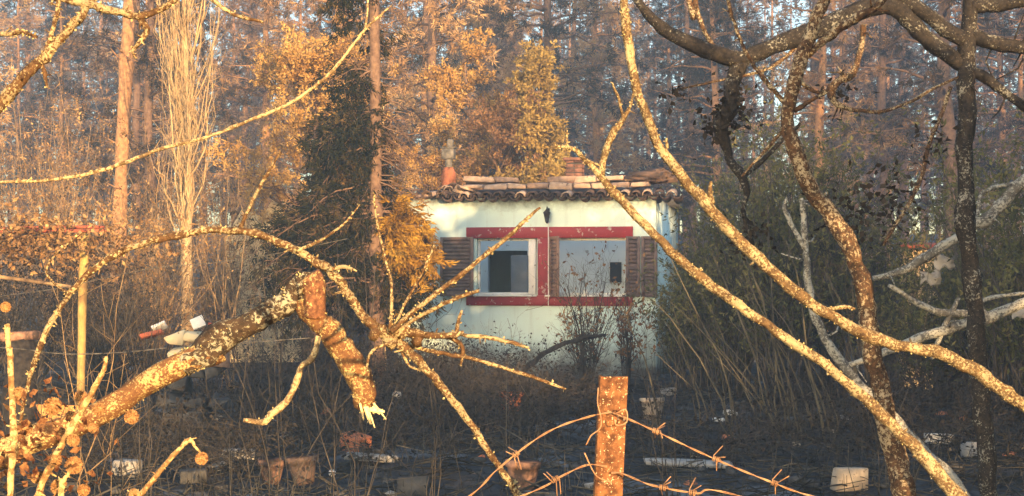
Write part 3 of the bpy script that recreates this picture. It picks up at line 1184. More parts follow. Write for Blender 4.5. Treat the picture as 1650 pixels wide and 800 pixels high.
# cream outbuilding glimpsed behind the conifer
ob = thing('cream_outbuilding', 'ruined cream walled outbuilding glimpsed left of the conifer', 'outbuilding', P(432, 440, 24.5) * [1, 1, 0], R(8))
m = MB()
prof = [(-.75, 0), (.75, 0), (.75, 2.55), (.35, 2.75), (.1, 2.95), (-.1, 2.6), (-.45, 2.75), (-.75, 2.2)]
v = [[a, -.12, b] for a, b in prof] + [[a, .12, b] for a, b in prof]
k = len(prof)
m.add(v, [[i, (i + 1) % k, k + (i + 1) % k, k + i] for i in range(k)])
m.add([v[i] for i in range(k)], [[0, 1, 2, 3], [0, 3, 4, 5], [0, 5, 6, 7]])
m.add([v[k + i] for i in range(k)], [[3, 2, 1, 0], [5, 4, 3, 0], [7, 6, 5, 0]])
part('wall', m, M_cream, ob, local=True)
m = MB()
m.box((.63, 1.6, 1.2), (.22, 3.0, 2.4))
part('side_wall', m, M_cream, ob, local=True)
for k in range(5):
    o = part('roof_tile', tile_me['b' if k % 2 else 'a'], None, ob)
    o.location = (-.6 + .28 * k, -.1, 2.62 + .1 * (k % 2))
    o.rotation_euler = (R(12), R(rng.uniform(-20, 20)), R(rng.uniform(-25, 25)))

# pergola: yellow post under a rusty beam, with dead leaves hanging
PD = 15.0
e = thing('pergola', 'collapsed pergola of a yellow wooden post under a rusty red beam', 'pergola', G(131, 440 + CAMH * F / PD))
m = MB()
hero(m, [(129, 680, 8), (131, 560, 8), (133, 470, 8), (137, 372, 8)], PD, crust=.03, sides=6, wob=.05, m=5)
part('post', m, M_post, e)
for (a, b, y0, y1, mt) in ((-90, 168, 371, 366, M_redbeam), (-90, 175, 376, 372, M_redbeam), (-60, 120, 440, 463, M_drytwig)):
    m = MB()
    hero(m, [(a, y0, 4, PD + .2), ((a + b) / 2, (y0 + y1) / 2 - 1, 4, PD + .1), (b, y1, 3.5, PD + (.06 if y0 == 371 else -.1))], crust=.05, sides=5, wob=.1, m=6)
    part('beam', m, mt, e)
m = MB()
n = 2600
c = P(30, 385, PD) + rng.normal(size=(n, 3)) * [.75, .35, .13]
m.leaves(c, rng.normal(size=(n, 3)) + [0, 0, -.4], rng.uniform(.04, .12, n), rng.uniform(.02, .05, n))
part('hanging_leaves', m, M_deadleaf, e)

# masonry stump with rubble
sd = 13.0
sb = P(318, 440, sd) * [1, 1, 0]
e = thing('masonry_stump', 'broken cream masonry stump lit by the sun behind the speckled limb', 'masonry', sb)
z = 0
for row in range(7):
    w0 = .70 - .03 * row
    n = 3
    for i in range(n):
        b = MB()
        b.box((-w0 / 2 + w0 * (i + .5 + (.12 if row % 2 else -.05)) / n, rng.uniform(-.02, .02), z + .075), (w0 / n - .02, .32, .135 * rng.uniform(.7, 1.05)))
        b.v[0] += rng.normal(size=b.v[0].shape) * .03
        if rng.uniform() < .22:
            continue
        o = part('block', b, M_stonedark if row < 5 else (M_cream if rng.uniform() < .7 else M_roofmid), e, local=True, bevel=.015)
        o.rotation_euler = (0, 0, R(rng.uniform(-3, 3)))
    z += .15
top = z


def slab(name, label, cat, loc, size, rot, mat, bev=.01, group=None):
    m = MB()
    m.box((0, 0, 0), size)
    # chipped corners
    v = m.v[0]
    v += rng.normal(size=v.shape) * np.array(size) * .04
    o = part(name, m, mat, None, bevel=bev)
    o.location = [float(a) for a in loc]
    o.rotation_euler = rot
    return tag(o, label, cat, group)


slab('white_slab', 'upright broken white tile leaning on the masonry stump', 'tile', sb + [.03, -.1, top + .08], (.12, .022, .11), (R(-15), R(-24), R(15)), M_white, .004)
slab('white_slab', 'small flat white shard at the edge of the masonry stump', 'tile', sb + [-.33, -.12, top + .04], (.13, .10, .03), (R(-30), R(-24), R(8)), M_white, .004)
slab('clay_tile_shard', 'red clay shard lying at the left of the masonry stump', 'tile', sb + [-.40, -.15, top - .03], (.22, .12, .04), (R(-12), R(-14), R(10)), M_redbeam, .006)
slab('clay_tile_shard', 'dark red clay shard on top of the masonry stump', 'tile', sb + [.22, -.10, top + .035], (.15, .12, .05), (R(-10), R(10), R(-10)), M_redbeam, .006)

# scorched shrubs, left side
sh = [(40, 18, 2.0, 1.0), (120, 21, 3.6, 1.3), (-30, 16.5, 1.9, 1.0), (235, 19, 2.4, 1.0), (165, 17.5, 1.6, .8), (350, 23, 3.2, 1.1), (90, 26, 5.2, 1.6), (20, 28, 6.0, 1.8), (250, 27, 5.5, 1.5), (390, 28, 5.0, 1.5)]
shl = ['charred low thicket under the rusty pergola beam', 'brown-leaved thicket behind the pergola post', 'charred thicket under the far end of the pergola beam', 'brown thicket between the bare pine and the poplar', 'low charred thicket at the foot of the bare pine', 'brown-leaved thicket right beside the poplar trunk',
       'tall brown thicket behind the bare pine', 'tallest brown thicket behind the pergola', 'tall brown thicket behind the poplar', 'tall brown thicket behind the cream outbuilding']
for i, (px, d, hh, sp) in enumerate(sh):
    shrub('scorched_shrub', shl[i], 'shrub', P(px, 440, d) * [1, 1, 0], hh, sp, 30, .016, M_drytwig if d > 18.5 else M_greytwig, 200 + i,
          tw=10, twl=.7, leaf=M_deadleaf if d > 18.5 else M_charleaf, nleaf=3800 if d > 20 else 2200, L=.06, Wd=.025, sub=2, group='scorched thickets left of the house')
bs = [(245, 14, 1.9, .5, M_greytwig), (335, 15.5, 2.6, .6, M_greytwig), (405, 15, 2.2, .6, M_greytwig), (210, 19, 3.2, .7, M_drytwig), (65, 21.5, 4.0, .7, M_drytwig), (375, 18.5, 3.4, .6, M_drytwig), (-5, 22, 4.0, .7, M_drytwig),
      (660, 24, 3.9, .8, M_greytwig), (585, 15.5, 2.0, .8, M_greytwig), (480, 14, 1.6, .7, M_greytwig)]
bsl = ['short bare sapling just behind the masonry stump', 'bare dry sapling close by the poplar foot', 'bare dry sapling in front of the cream outbuilding', 'tall bare sapling between the pine and the poplar', 'tall bare sapling above the rusty pergola beam', 'tall bare sapling right of the poplar',
       'bare sapling behind the far end of the pergola beam', 'grey bare sapling behind the chimney with the orange pot', 'grey bare sapling under the dark conifer', 'short grey sapling beneath the broken limb']
for i, (px, d, hh, sp, mt) in enumerate(bs):
    shrub('bare_sapling', bsl[i], 'sapling', P(px, 440, d) * [1, 1, 0], hh, sp, 9, .009, mt, 600 + i,
          tw=7, twl=.55, sub=2, group='bare saplings among the thickets', base_r=.2, curl=.3, up=.3, out=1.0)
for i, (px, d, hh, lab) in enumerate([(565, 8.0, 1.9, 'hair-thin bare sapling behind the knot of the arched sapling'), (690, 8.5, 1.9, 'hair-thin bare sapling left of the shuttered window'), (430, 7.5, 1.8, 'hair-thin bare sapling behind the shaded limb'), (140, 7.0, 2.0, 'hair-thin bare sapling in front of the pergola post'),
                                     (250, 8.5, 2.6, 'hair-thin tall sapling left of the masonry stump'), (1080, 9.5, 1.6, 'hair-thin bare sapling right of the rusty post'), (1420, 10, 1.9, 'hair-thin grey sapling behind the winding trunk')]):
    shrub('thin_sapling', lab, 'sapling', P(px, 440, d) * [1, 1, 0], hh, .45, 5, .0045, M_greytwig if px != 140 else M_drytwig, 640 + i, tw=5, twl=.4, sub=2, base_r=.05, curl=.35, up=.5, out=.9)
# white-washed stump of dead brown creeper on the pine
shrub('dead_creeper', 'bundle of dead brown creeper hanging at the foot of the bare pine', 'creeper', P(188, 440, 20) * [1, 1, 0], 2.3, .45, 30, .014, M_drytwig, 260,
      tw=8, twl=.4, leaf=M_deadleaf, nleaf=2600, L=.14, Wd=.06, up=-.4)

# bushes right of the house
bu = [(1125, 18.9, 1.5, .45, 0), (1185, 17.6, 2.4, .75, 0), (1255, 16.8, 3.4, .9, 0), (1335, 17.5, 3.2, 1.0, 0), (1418, 18.5, 2.6, .9, 0), (1640, 15, 2.9, 1.0, 0), (1720, 13, 2.6, 1.0, 0), (1520, 16.5, 1.35, .8, 0), (1150, 25, 3.4, 1.1, 0), (1250, 24, 3.8, 1.4, 0), (1590, 22, 2.8, 1.1, 0)]
bul = ['low dark bush tucked against the house side wall', 'slim olive-brown bush standing just clear of the house corner', 'tall olive-brown bush behind the fanned dead canes', 'broad olive-brown bush behind the winding trunk', 'olive-brown bush between the winding trunk and the white shed',
       'dark olive bush behind the upright charred trunk', 'dark bush at the foot of the grey fallen branches', 'low olive bush in front of the white shed wall', 'hazy bush behind the house corner and its side wall', 'high hazy bush rising behind the tall olive-brown bush', 'hazy bush behind the white shed']
for i, (px, d, hh, sp, _) in enumerate(bu):
    shrub('scorched_bush', bul[i], 'bush', P(px, 440, d) * [1, 1, 0], hh, sp, 46, .016, M_greytwig, 300 + i,
          tw=12, twl=.6, leaf=M_olive, nleaf=8000, L=.08, Wd=.028, sub=2, group='olive-brown bushes right of the house', base_r=.35)
# dead cane clumps leaning to the right
for i, (px, d, n, lean, hh, lab) in enumerate([(1150, 14.6, 9, (-.25, -.1), 1.7, 'thin clump of dead canes leaning beside the house corner'),
                                         (1262, 13.2, 15, (-.62, -.1), 2.0, 'clump of dead canes fanned out under the crossing branches'),
                                         (1345, 13.5, 11, (-.5, -.1), 1.8, 'clump of dead canes near the winding trunk')]):
    shrub('dead_canes', lab, 'canes', P(px, 440, d) * [1, 1, 0], hh, .28, n, .013, M_cane, 340 + i, tw=1, twl=.35, lean=lean, droop=.03, base_r=.8, curl=.14, stemname='canes', sub=0)

# white shed glimpsed on the right, and its fallen sheets
wsx = P(1480, 440, 19)
e = thing('white_shed', 'low white shed wall with a rusty eave seen through the right-hand branches', 'shed', wsx * [1, 1, 0], R(-4))
m = MB()
m.box((0, 0, .95), (.50, .16, 2.0))
part('wall', m, M_cream, e, local=True, bevel=.01)
m = MB()
m.box((0, -.06, 1.98), (.56, .36, .04), (R(8), 0, 0))
part('eave', m, M_redbeam, e, local=True)
for i, (px, py, s, lab) in enumerate([(1500, 448, .16, 'crumpled pale sheet hung before the white shed'), (1522, 425, .16, 'torn pale sheet stuck in twigs by the white shed'), (1645, 502, .11, 'bluish white torn sheet stuck in the right-hand bush')]):
    c = P(px, py, 15.2 if i < 2 else 11.5)
    m = MB()
    g = 5
    uu, vv = np.meshgrid(np.linspace(-.5, .5, g), np.linspace(-.5, .5, g))
    pts = np.stack([uu * s * 1.4, rng.normal(size=uu.shape) * s * .14, vv * s + rng.normal(size=uu.shape) * s * .12], -1).reshape(-1, 3) + c
    ii = np.arange(g - 1)[:, None] * g + np.arange(g - 1)[None]
    m.add(pts, np.stack([ii, ii + 1, ii + g + 1, ii + g], -1).reshape(-1, 4))
    o = part('torn_sheet', m, M_stone)
    md = o.modifiers.new('thick', 'SOLIDIFY')
    md.thickness = .004
    tag(o, lab, 'sheet')

# ------------------------------------------------------------------ brambles and litter in front of the house
rb = np.random.default_rng(77)
br_spots = [(455, 14, .9), (540, 13, .9), (640, 12.5, .8), (720, 15, .9), (790, 14, .9), (860, 16, 1.0), (900, 13.5, .8), (420, 11.5, .8), (345, 11.5, .9), (250, 12, .9), (680, 18, 1.2), (760, 18.5, 1.1),
            (560, 17, 1.3), (480, 17.5, 1.3), (200, 10.5, .8), (1160, 12.5, .8), (1450, 12, 1.0), (1530, 13.5, 1.1), (1620, 12, 1.1), (1380, 14.5, 1.2)]
brl = ['charred bramble left of the hanging pale branch', 'charred bramble behind the broken limb end', 'charred bramble behind the orange flue tile', 'charred bramble before the left corner of the house', 'charred bramble under the red window band', 'charred bramble below the crooked charred limb',
       'charred bramble behind the barbed wire left of the post', 'low charred bramble beside the two clay pots', 'low charred bramble beside the pale grey slab', 'charred bramble in front of the masonry stump', 'tall charred bramble against the left end of the house wall', 'tall charred bramble under the left window',
       'tall charred bramble at the conifer foot', 'tall charred bramble left of the conifer foot', 'low charred bramble beneath the speckled limb', 'charred bramble beside the leaning dead canes', 'charred bramble behind the tan building block', 'charred bramble beside the flat white slab', 'charred bramble right of the upright charred trunk', 'charred bramble behind the winding trunk foot']
for i, (px, d, hh) in enumerate(br_spots):
    shrub('charred_bramble', brl[i], 'bramble', P(px, 440, d) * [1, 1, 0], hh * (.5 if d < 14 else .85), .9, 15 if d < 14 else 36, .008, M_greytwig, 400 + i,
          tw=9, twl=.45, leaf=M_charleaf, nleaf=700, L=.05, Wd=.03, sub=2, group='charred brambles', droop=.45, base_r=.6, curl=.5, up=.1)
# the leafy dead bush against the facade, and its slim neighbour
shrub('dead_bush', 'dead twiggy bush with a few leaves growing before the right window', 'bush', P(945, 440, 18.8) * [1, 1, 0], 1.75, .62, 26, .014, M_greytwig, 450, tw=8, twl=.5,
      leaf=M_rustleaf, nleaf=330, L=.07, Wd=.045, sub=2, base_r=.08)
shrub('dead_bush', 'dead leafy sapling close to the right corner of the house front', 'bush', P(1012, 440, 19.2) * [1, 1, 0], 1.55, .42, 12, .014, M_greytwig, 451, tw=6, twl=.4,
      leaf=M_rustleaf, nleaf=420, L=.07, Wd=.045, sub=2, base_r=.08)
e = thing('charred_limb', 'charred crooked limb lying in front of the house wall', 'branch', G(830, 640))
m = MB()
hero(m, [(800, 640, 5), (850, 592, 5), (890, 562, 5), (940, 545, 5), (975, 540, 3)], 17.6, crust=.1, sides=8)
part('limb', m, M_burnt, e)

# stubble and twig litter: one mass
st = MB()
n = 2600
y = rb.uniform(8.5, 21, n)
x = rb.uniform(-1, 1, n) * y * .45
hgt = rb.uniform(.05, .38, n) * np.where(rb.uniform(size=n) < .12, 2.0, 1)
p0 = np.stack([x, y, ground_z(x, y)], -1)
lean = rb.normal(size=(n, 2)) * .25
t = np.linspace(0, 1, 3)[None, :, None]
tip = np.stack([lean[:, 0] * hgt, lean[:, 1] * hgt, hgt], -1)
st.tubes(p0[:, None] + tip[:, None] * t, np.full((n, 3), .0035) * np.array([1, .8, .4]), 3)
n = 3200
y = rb.uniform(8.5, 21, n)
x = rb.uniform(-1, 1, n) * y * .45
an = rb.uniform(0, 2 * pi, n)
L = rb.uniform(.15, .9, n)
c = np.stack([x, y, ground_z(x, y) + rb.uniform(.01, .10, n)], -1)
dv = np.stack([np.cos(an), np.sin(an), rb.normal(size=n) * .18], -1) * L[:, None]
pp = c[:, None] + dv[:, None] * (t - .5) + rb.normal(size=(n, 3, 3)) * .025
st.tubes(pp, np.full((n, 3), .005) * rb.uniform(.5, 1.6, n)[:, None], 3)
tag(part('burnt_stubble', st, M_stubble), 'burnt grass stubble and twig litter over the black ground', 'stubble', kind='stuff')
sm = MB()
for k in range(700):
    y = rb.uniform(8.8, 20)
    x = rb.uniform(-1, 1) * y * .42
    s = rb.uniform(.015, .06)
    sm.lump((x, y, float(ground_z(x, y)) + s * .3), (s * rb.uniform(.8, 1.6), s, s * .7), 6, 4, .25, rb)
tag(part('charred_clods', sm, M_stonedark), 'scattered charred clods and gravel on the black ground', 'clods', kind='stuff')


# things lying on the ground
def pot_thing(px, py, s, label, mat, rot=(0, 0, 0), name='clay_pot'):
    g = G(px, py)
    e = thing(name, label, 'pot', g + [0, 0, -.04])
    e.rotation_euler = rot
    m = MB()
    zz = np.array([0, .0, .55, .80, .80, 1.0, 1.0, .88, .5, .06]) * s
    rr = np.array([.01, .36, .46, .50, .56, .57, .50, .48, .42, .30]) * s
    m.tubes(np.array([[0, 0, z] for z in zz]), rr, 14)
    part('pot_body', m, mat, e, local=True)
    return e


def block_tile(px, py, w, h, d, label, mat, rz, name='hollow_tile'):
    """hollow clay block, open ended"""
    g = G(px, py)
    e = thing(name, label, 'tile', g)
    m = MB()
    t = .018
    m.box((0, 0, t / 2), (d, w, t))
    m.box((0, 0, h - t / 2), (d, w, t))
    m.box((0, -w / 2 + t / 2, h / 2), (d - .002, t, h - 2 * t))
    m.box((0, w / 2 - t / 2, h / 2), (d - .002, t, h - 2 * t))
    part('shell', m, mat, e, local=True, bevel=.003)
    e.rotation_euler = rz
    return e


block_tile(572, 727, .17, .15, .24, 'open ended orange clay flue tile lying tilted on the burnt ground', M_terra, (R(6), R(10), R(-38)))
pot_thing(437, 770, .19, 'soot stained clay pot right of the pale slab', M_sootpot, (R(8), 0, .3))
pot_thing(490, 772, .22, 'dark clay pot beside a small white pebble', M_tiledark, (0, R(-6), .3))
pot_thing(840, 786, .24, 'brown clay pot behind the barbed wire', M_sootpot, (0, R(4), .3))
pot_thing(824, 662, .26, 'reddish clay pot under the house wall', M_terra, (0, 0, .3))
pot_thing(1052, 672, .25, 'tan pot by the right corner of the house', M_block, (R(-5), 0, .3))


def ground_slab(px, py, wpx, hpx, depth, label, mat, name, cat, rot=(0, 0, 0)):
    g = G(px, py)
    s = g[1] / F
    return slab(name, label, cat, g + [0, 0, hpx * s / 2 - .01], (wpx * s, depth, hpx * s), rot, mat)


ground_slab(380, 742, 55, 20, .18, 'pale grey slab lying left of the clay pots', M_stone, 'stone_slab', 'slab', (R(-5), R(3), R(12)))
ground_slab(1369, 788, 54, 36, .14, 'tan chipped building block on the black ground under the crossing branches', M_block, 'building_block', 'block', (0, R(1), R(6)))
ground_slab(1511, 714, 42, 16, .2, 'flat white slab lying behind the winding trunk', M_white, 'stone_slab', 'slab', (R(-4), R(2), R(-8)))
ground_slab(1567, 736, 30, 24, .15, 'pale square slab at the foot of the dark upright trunk', M_stone, 'stone_slab', 'slab', (R(-12), R(3), R(8)))
ground_slab(1176, 668, 20, 9, .1, 'small white stone under the dead canes', M_white, 'white_stone', 'stone', (0, R(4), .4))
ground_slab(1158, 678, 16, 6, .1, 'flat white chip in front of the small white stone', M_white, 'white_stone', 'stone', (0, 0, .2))
ground_slab(1078, 636, 22, 12, .12, 'grey-white stone near the house corner', M_stone, 'white_stone', 'stone', (0, R(-6), .5))
ground_slab(665, 800, 48, 34, .1, 'dark sooty slab standing upright on the ash', M_stonedark, 'stone_slab', 'slab', (R(-8), 0, R(4)))
ground_slab(600, 742, 80, 12, .16, 'grey ash covered board under the flue tile', M_stone, 'ash_board', 'board', (R(-6), R(3), R(-10)))
ground_slab(205, 765, 40, 26, .16, 'grey block lying in the shade of the speckled limb', M_stone, 'building_block', 'block', (0, R(3), R(-12)))
ground_slab(310, 775, 42, 20, .16, 'sooty block lying near the thorny stem', M_stonedark, 'building_block', 'block', (0, R(-3), R(14)))
ground_slab(535, 765, 10, 9, .06, 'small white pebble beside the dark clay pot', M_white, 'white_stone', 'stone', (0, 0, .3))
ground_slab(640, 640, 14, 10, .06, 'bright white chip below the broken limb end', M_white, 'white_stone', 'stone', (0, .3, .3))
ground_slab(1110, 748, 150, 7, .3, 'pale ash covered log on the black ground behind the post', M_stone, 'ash_log', 'log', (0, R(1.5), R(-7)))
rk = np.random.default_rng(17)
for k in range(34):
    px, py = rk.uniform(200, 1640), rk.uniform(652, 795)
    g = G(px, py)
    m = MB()
    sz = rk.uniform(.035, .085)
    if k % 2:
        m.lump((0, 0, 0), (sz * rk.uniform(1, 1.7), sz, sz * .7), 8, 6, .16, rk)
    else:
        m.box((0, 0, 0), (sz * 2.4, sz * 1.3, sz * .9))
        m.v[0] += rk.normal(size=m.v[0].shape) * sz * .12
    o = part('rubble_stone', m, (M_stone, M_terra, M_stonedark, M_block)[k % 4], None, bevel=0 if k % 2 else .006)
    o.location = (g[0], g[1], float(ground_z(g[0], g[1])) + sz * .3)
    o.rotation_euler = (rk.normal() * .2, rk.normal() * .2, rk.uniform(0, 6))
    tag(o, ('rough grey rubble stone lying on the burnt ground', 'rounded reddish clay rubble lump on the burnt ground', 'sooty black rubble brick lying on the burnt ground', 'rounded tan rubble lump on the burnt ground')[k % 4], 'rubble', 'rubble on the burnt ground')
ground_slab(70, 680, 120, 28, .1, 'orange sunlit board behind the seed heads', M_orangeboard, 'orange_board', 'board', (R(-8), R(2), R(5)))
e = thing('clay_slab_stump', 'rough sooty clay slab on a burnt stump left of the pergola post', 'slab', P(34, 440, 13) * [1, 1, 0])
m = MB()
bz = P(34, 548, 13)[2]
m.tubes(np.array([[rng.normal() * .015, rng.normal() * .015, z] for z in np.linspace(-.05, bz, 9)]), np.linspace(.19, .13, 9), 10, .1)
part('stump', m, M_burnt, e, local=True)
m = MB()
m.box((0, 0, bz + .03), (.34, .26, .09))
m.v[0] += rng.normal(size=m.v[0].shape) * .022
part('slab', m, M_sootpot, e, local=True, bevel=.02)

# ------------------------------------------------------------------ unseen evergreen oaks added on the sun's side, shaped to shade the house
for i, (x, y, hh, cr) in enumerate([(5.75, 7.2, 4.6, 1.2), (7.15, 6.6, 5.5, 1.35), (8.7, 7.3, 4.35, 1.3), (10.4, 6.4, 5.2, 1.5), (12.4, 7.0, 6.2, 1.6)]):
    tree('unseen_shade_oak', 'unseen evergreen oak of a row added to shade the house', 'oak tree', (x, y, 0),
         broadleaf_parts(500 + i, hh, cr, .12, 9000, .14, .09, .06), M_ctrunk, M_oak, 'unseen evergreen oaks added for shade')
tree('unseen_shade_oak', 'unseen high-crowned evergreen oak added to shade the winding trunk', 'oak tree', (2.35, 1.35, 0),
     broadleaf_parts(540, 3.3, .55, .045, 4200, .09, .055, .62), M_ctrunk, M_oak)  # added to keep the upper winding trunk in shade
for i, (x, y, hh, cr) in enumerate([(3.25, 1.7, 3.3, .55), (4.0, 1.5, 3.4, .75), (4.9, 1.9, 3.4, .8), (5.9, 1.6, 2.3, .8), (6.9, 2.0, 2.3, .8)]):  # unseen hedge added to shade the ground and the dark trunk
    tree('unseen_shade_shrub', 'unseen bushy young evergreen oak of a hedge added for shade', 'shrub', (x, y, 0),
         broadleaf_parts(520 + i, hh, cr, .07, 5500, .10, .06, .05), M_ctrunk, M_oak, 'unseen young evergreen oaks added for shade')
rq = np.random.default_rng(61)
for i in range(34):  # unseen stand added to shade the far wood
    y = -4 + 5 * (i % 3) + rq.uniform(-1, 1)
    x = 16.8 - .466 * y + 1.0 * i + rq.uniform(-.5, .5)
    tm, lm = variants[i % 6]
    e = thing('scorched_pine', 'unseen tall pine of a stand added to shade the far wood', 'pine tree', (x, y, 0), rq.uniform(0, 6.28), 'unseen pine stand added for shade')
    e.scale = (1.15, 1.15, 1.15)
    part('trunk', tm, None, e)
    part('crown', lm, None, e)

FLAKE = [None, 0]
M_flake = plain('lichen_flake', (.34, .26, .11), (.52, .42, .20), 60, .95, .05, 0)
M_flakegrey = plain('grey_lichen_flake', (.08, .075, .06), (.22, .20, .16), 60, .95, .05, 0)


def start_lichen(e):
    global FL, FLDENS
    FL = MB()
    FLAKE[0] = e
    grey = e.name.split('.')[0] in ('charred_tree', 'fallen_grey_tree', 'grey_stem', 'winding_tree')
    FLAKE[1] = M_flakegrey if grey else M_flake
    FLDENS = 120 if grey else 200


def flush_lichen():
    global FL, FLDENS
    if FLAKE[0] is not None and FL is not None and FL.n:
        part('lichen', FL, FLAKE[1], FLAKE[0])['kind'] = 'stuff'
    FL, FLDENS = None, 0
    FLAKE[0] = None


# ------------------------------------------------------------------ foreground right: lichen covered trees
D1 = 3.5
flush_lichen()
e = thing('lichen_tree', 'two long pale lichen-covered stems leaning out to the left across the view', 'tree', P(1760, 440, D1) * [1, 1, 0])
start_lichen(e)
m = MB()
hero(m, [(1770, 1440, 22.1), (1775, 1100, 19.1), (1765, 850, 17.7), (1720, 720, 14.7), (1650, 655, 12.5), (1610, 625, 12.5), (1560, 592, 12.5), (1500, 566, 12.5), (1420, 549, 11.8), (1345, 515, 11.4), (1290, 476, 11.4), (1235, 430, 11.4), (1175, 370, 11.0),
         (1120, 310, 10.7), (1065, 240, 10.3), (1030, 150, 9.6), (1011, 60, 8.8), (1005, -10, 8.1), (1000, -120, 6.6), (985, -300, 3.7)], D1, crust=.07, sides=12, spur=14, spurlen=(1.2, 2.6))
hero(m, [(1148, 330, 5.2), (1144, 310, 4.4), (1146, 293, 2.9)], D1, m=4)
hero(m, [(1075, 240, 3.7), (1074, 222, 2.2)], D1, m=4)
hero(m, [(1330, 500, 4.4), (1362, 495, 3.7), (1378, 498, 2.2)], D1, m=4)
part('stem', m, M_right, e)
m = MB()
D2 = 3.3
hero(m, [(1770, 1440, 20.6, D1), (1745, 1200, 17.7, 3.45), (1690, 1000, 16.2, 3.4), (1620, 885, 14.7, D2), (1545, 800, 13.2, D2), (1480, 728, 11.8, D2), (1430, 680, 11.0, D2), (1390, 637, 10.3, D2), (1330, 590, 9.9, D2), (1270, 548, 9.6, D2), (1215, 508, 9.6, D2), (1160, 470, 9.6, D2), (1110, 430, 9.2, D2),
         (1060, 384, 8.8, D2), (1000, 322, 8.1, D2), (966, 282, 6.6, D2), (940, 256, 4.4, D2), (922, 240, 3.7, D2), (895, 236, 2.2, D2)], crust=.07, sides=12, spur=12, spurlen=(1.2, 2.5))
hero(m, [(968, 284, 6.6, D2), (978, 240, 6.6, D2), (990, 210, 5.9, D2), (1004, 192, 5.2, D2), (1016, 170, 2.9, D2), (1021, 146, 1.8, D2)], spur=4)
hero(m, [(1004, 192, 3.7, D2), (997, 160, 2.9, D2), (986, 133, 1.5, D2)])
hero(m, [(914, 238, 2.9, D2), (913, 210, 1.8, D2)], m=5)
part('stem', m, M_right, e)

flush_lichen()
e = thing('grey_stem', 'slender grey lichen-covered stem leaning beneath the pale crossing stems', 'branch', P(1560, 440, 6.0) * [1, 1, 0])
start_lichen(e)
m = MB()
hero(m, [(1600, 1030, 16), (1580, 880, 14), (1545, 790, 12), (1490, 728, 11), (1420, 655, 11), (1375, 608, 10), (1335, 555, 9), (1312, 505, 8), (1300, 430, 7), (1296, 360, 6), (1292, 320, 5)], 6.0, crust=.08, sides=9, spur=10)
hero(m, [(1297, 400, 5), (1275, 360, 5), (1264, 335, 4), (1268, 318, 2)], 6.0)
part('stem', m, M_greybr, e)

DB = 4.1
flush_lichen()
e = thing('winding_tree', 'winding rough-barked trunk with grey and orange lichen crossing the pale stems', 'tree', P(1480, 440, DB) * [1, 1, 0])
start_lichen(e)
m = MB()
hero(m, [(1485, 1300, 27.0), (1480, 1000, 24.3), (1462, 850, 22.5), (1447, 760, 20.7), (1428, 680, 19.8), (1414, 600, 19.8), (1400, 530, 18.9), (1392, 470, 18.0), (1372, 410, 17.1), (1340, 350, 16.2), (1300, 295, 15.3), (1277, 240, 14.4), (1268, 185, 13.5), (1283, 115, 13.5), (1312, 45, 13.5), (1332, -20, 12.6), (1350, -120, 9.9), (1370, -300, 4.5)], DB, crust=.10, sides=14, spur=10, spurlen=(.9, 1.8))
part('trunk', m, M_trunkB, e)
m = MB()
hero(m, [(1300, 90, 6.3), (1345, 50, 8.1), (1380, 30, 8.1), (1420, 5, 7.2), (1470, -60, 5.4)], DB, spur=4)
hero(m, [(1272, 175, 4.5), (1250, 150, 4.5), (1222, 115, 4.0), (1195, 70, 3.6), (1178, 20, 3.6), (1165, -40, 2.7)], DB, spur=6)
hero(m, [(1275, 160, 4.5), (1285, 130, 4.5), (1312, 148, 3.6), (1335, 146, 2.7), (1240, 240, 2.2)][:4], DB)
hero(m, [(1272, 200, 4.5), (1240, 235, 3.6), (1215, 262, 2.7), (1195, 285, 1.8)], DB)
hero(m, [(1278, 180, 4.5), (1310, 160, 4.0), (1335, 148, 2.7)], DB)
part('branch', m, M_trunkB, e)

DG = 6.2
flush_lichen()
e = thing('charred_tree', 'upright charred dark trunk with grey lichen and thick crooked limbs overhead', 'tree', P(1602, 440, DG) * [1, 1, 0])
start_lichen(e)
m = MB()
hero(m, [(1604, 1010, 24), (1598, 850, 20), (1592, 760, 19), (1584, 660, 18), (1575, 560, 17.5), (1564, 460, 17), (1558, 360, 17), (1556, 250, 16.5), (1557, 140, 16.5), (1560, 40, 16), (1564, -80, 14), (1570, -300, 6)], DG, crust=.12, sides=12, spur=12, spurlen=(.8, 1.5))
part('trunk', m, M_dark, e)
m = MB()
hero(m, [(1558, 110, 15), (1525, 85, 15), (1490, 62, 16), (1462, 30, 17), (1430, 10, 18), (1385, 18, 18), (1335, 38, 18), (1280, 62, 18), (1225, 82, 18), (1185, 98, 17), (1150, 88, 14), (1100, 66, 13), (1055, 35, 11), (1025, 0, 9), (1000, -40, 7)], DG, crust=.14, sides=12, spur=10, spurlen=(.8, 2))
part('limb', m, M_dark, e)
m = MB()
hero(m, [(1188, 98, 16), (1180, 140, 15), (1172, 180, 15), (1160, 205, 17), (1172, 240, 10), (1178, 262, 9), (1195, 285, 9), (1203, 310, 6), (1198, 340, 4), (1212, 395, 4)], DG, crust=.22, sides=10, spur=16, spurlen=(.8, 2.2))
hero(m, [(1195, 285, 6), (1225, 262, 5), (1255, 232, 4), (1290, 200, 3)], DG)
part('limb', m, M_dark, e)
m = MB()
m = MB()
hero(m, [(1560, 70, 15), (1500, 30, 13), (1440, -10, 14), (1390, -50, 14)], DG, crust=.14)
part('limb', m, M_dark, e)
m = MB()
hero(m, [(1560, 60, 14), (1610, 72, 14), (1660, 80, 13), (1720, 78, 12)], DG, crust=.14, spur=5)
part('limb', m, M_dark, e)
m = MB()
hero(m, [(1556, 110, 11), (1590, 130, 10), (1640, 165, 9), (1700, 205, 8)], DG, crust=.14, spur=5)
part('limb', m, M_dark, e)
m = MB()
hero(m, [(1560, 10, 14), (1610, 5, 14), (1700, -10, 14)], DG, crust=.14)
part('limb', m, M_dark, e)
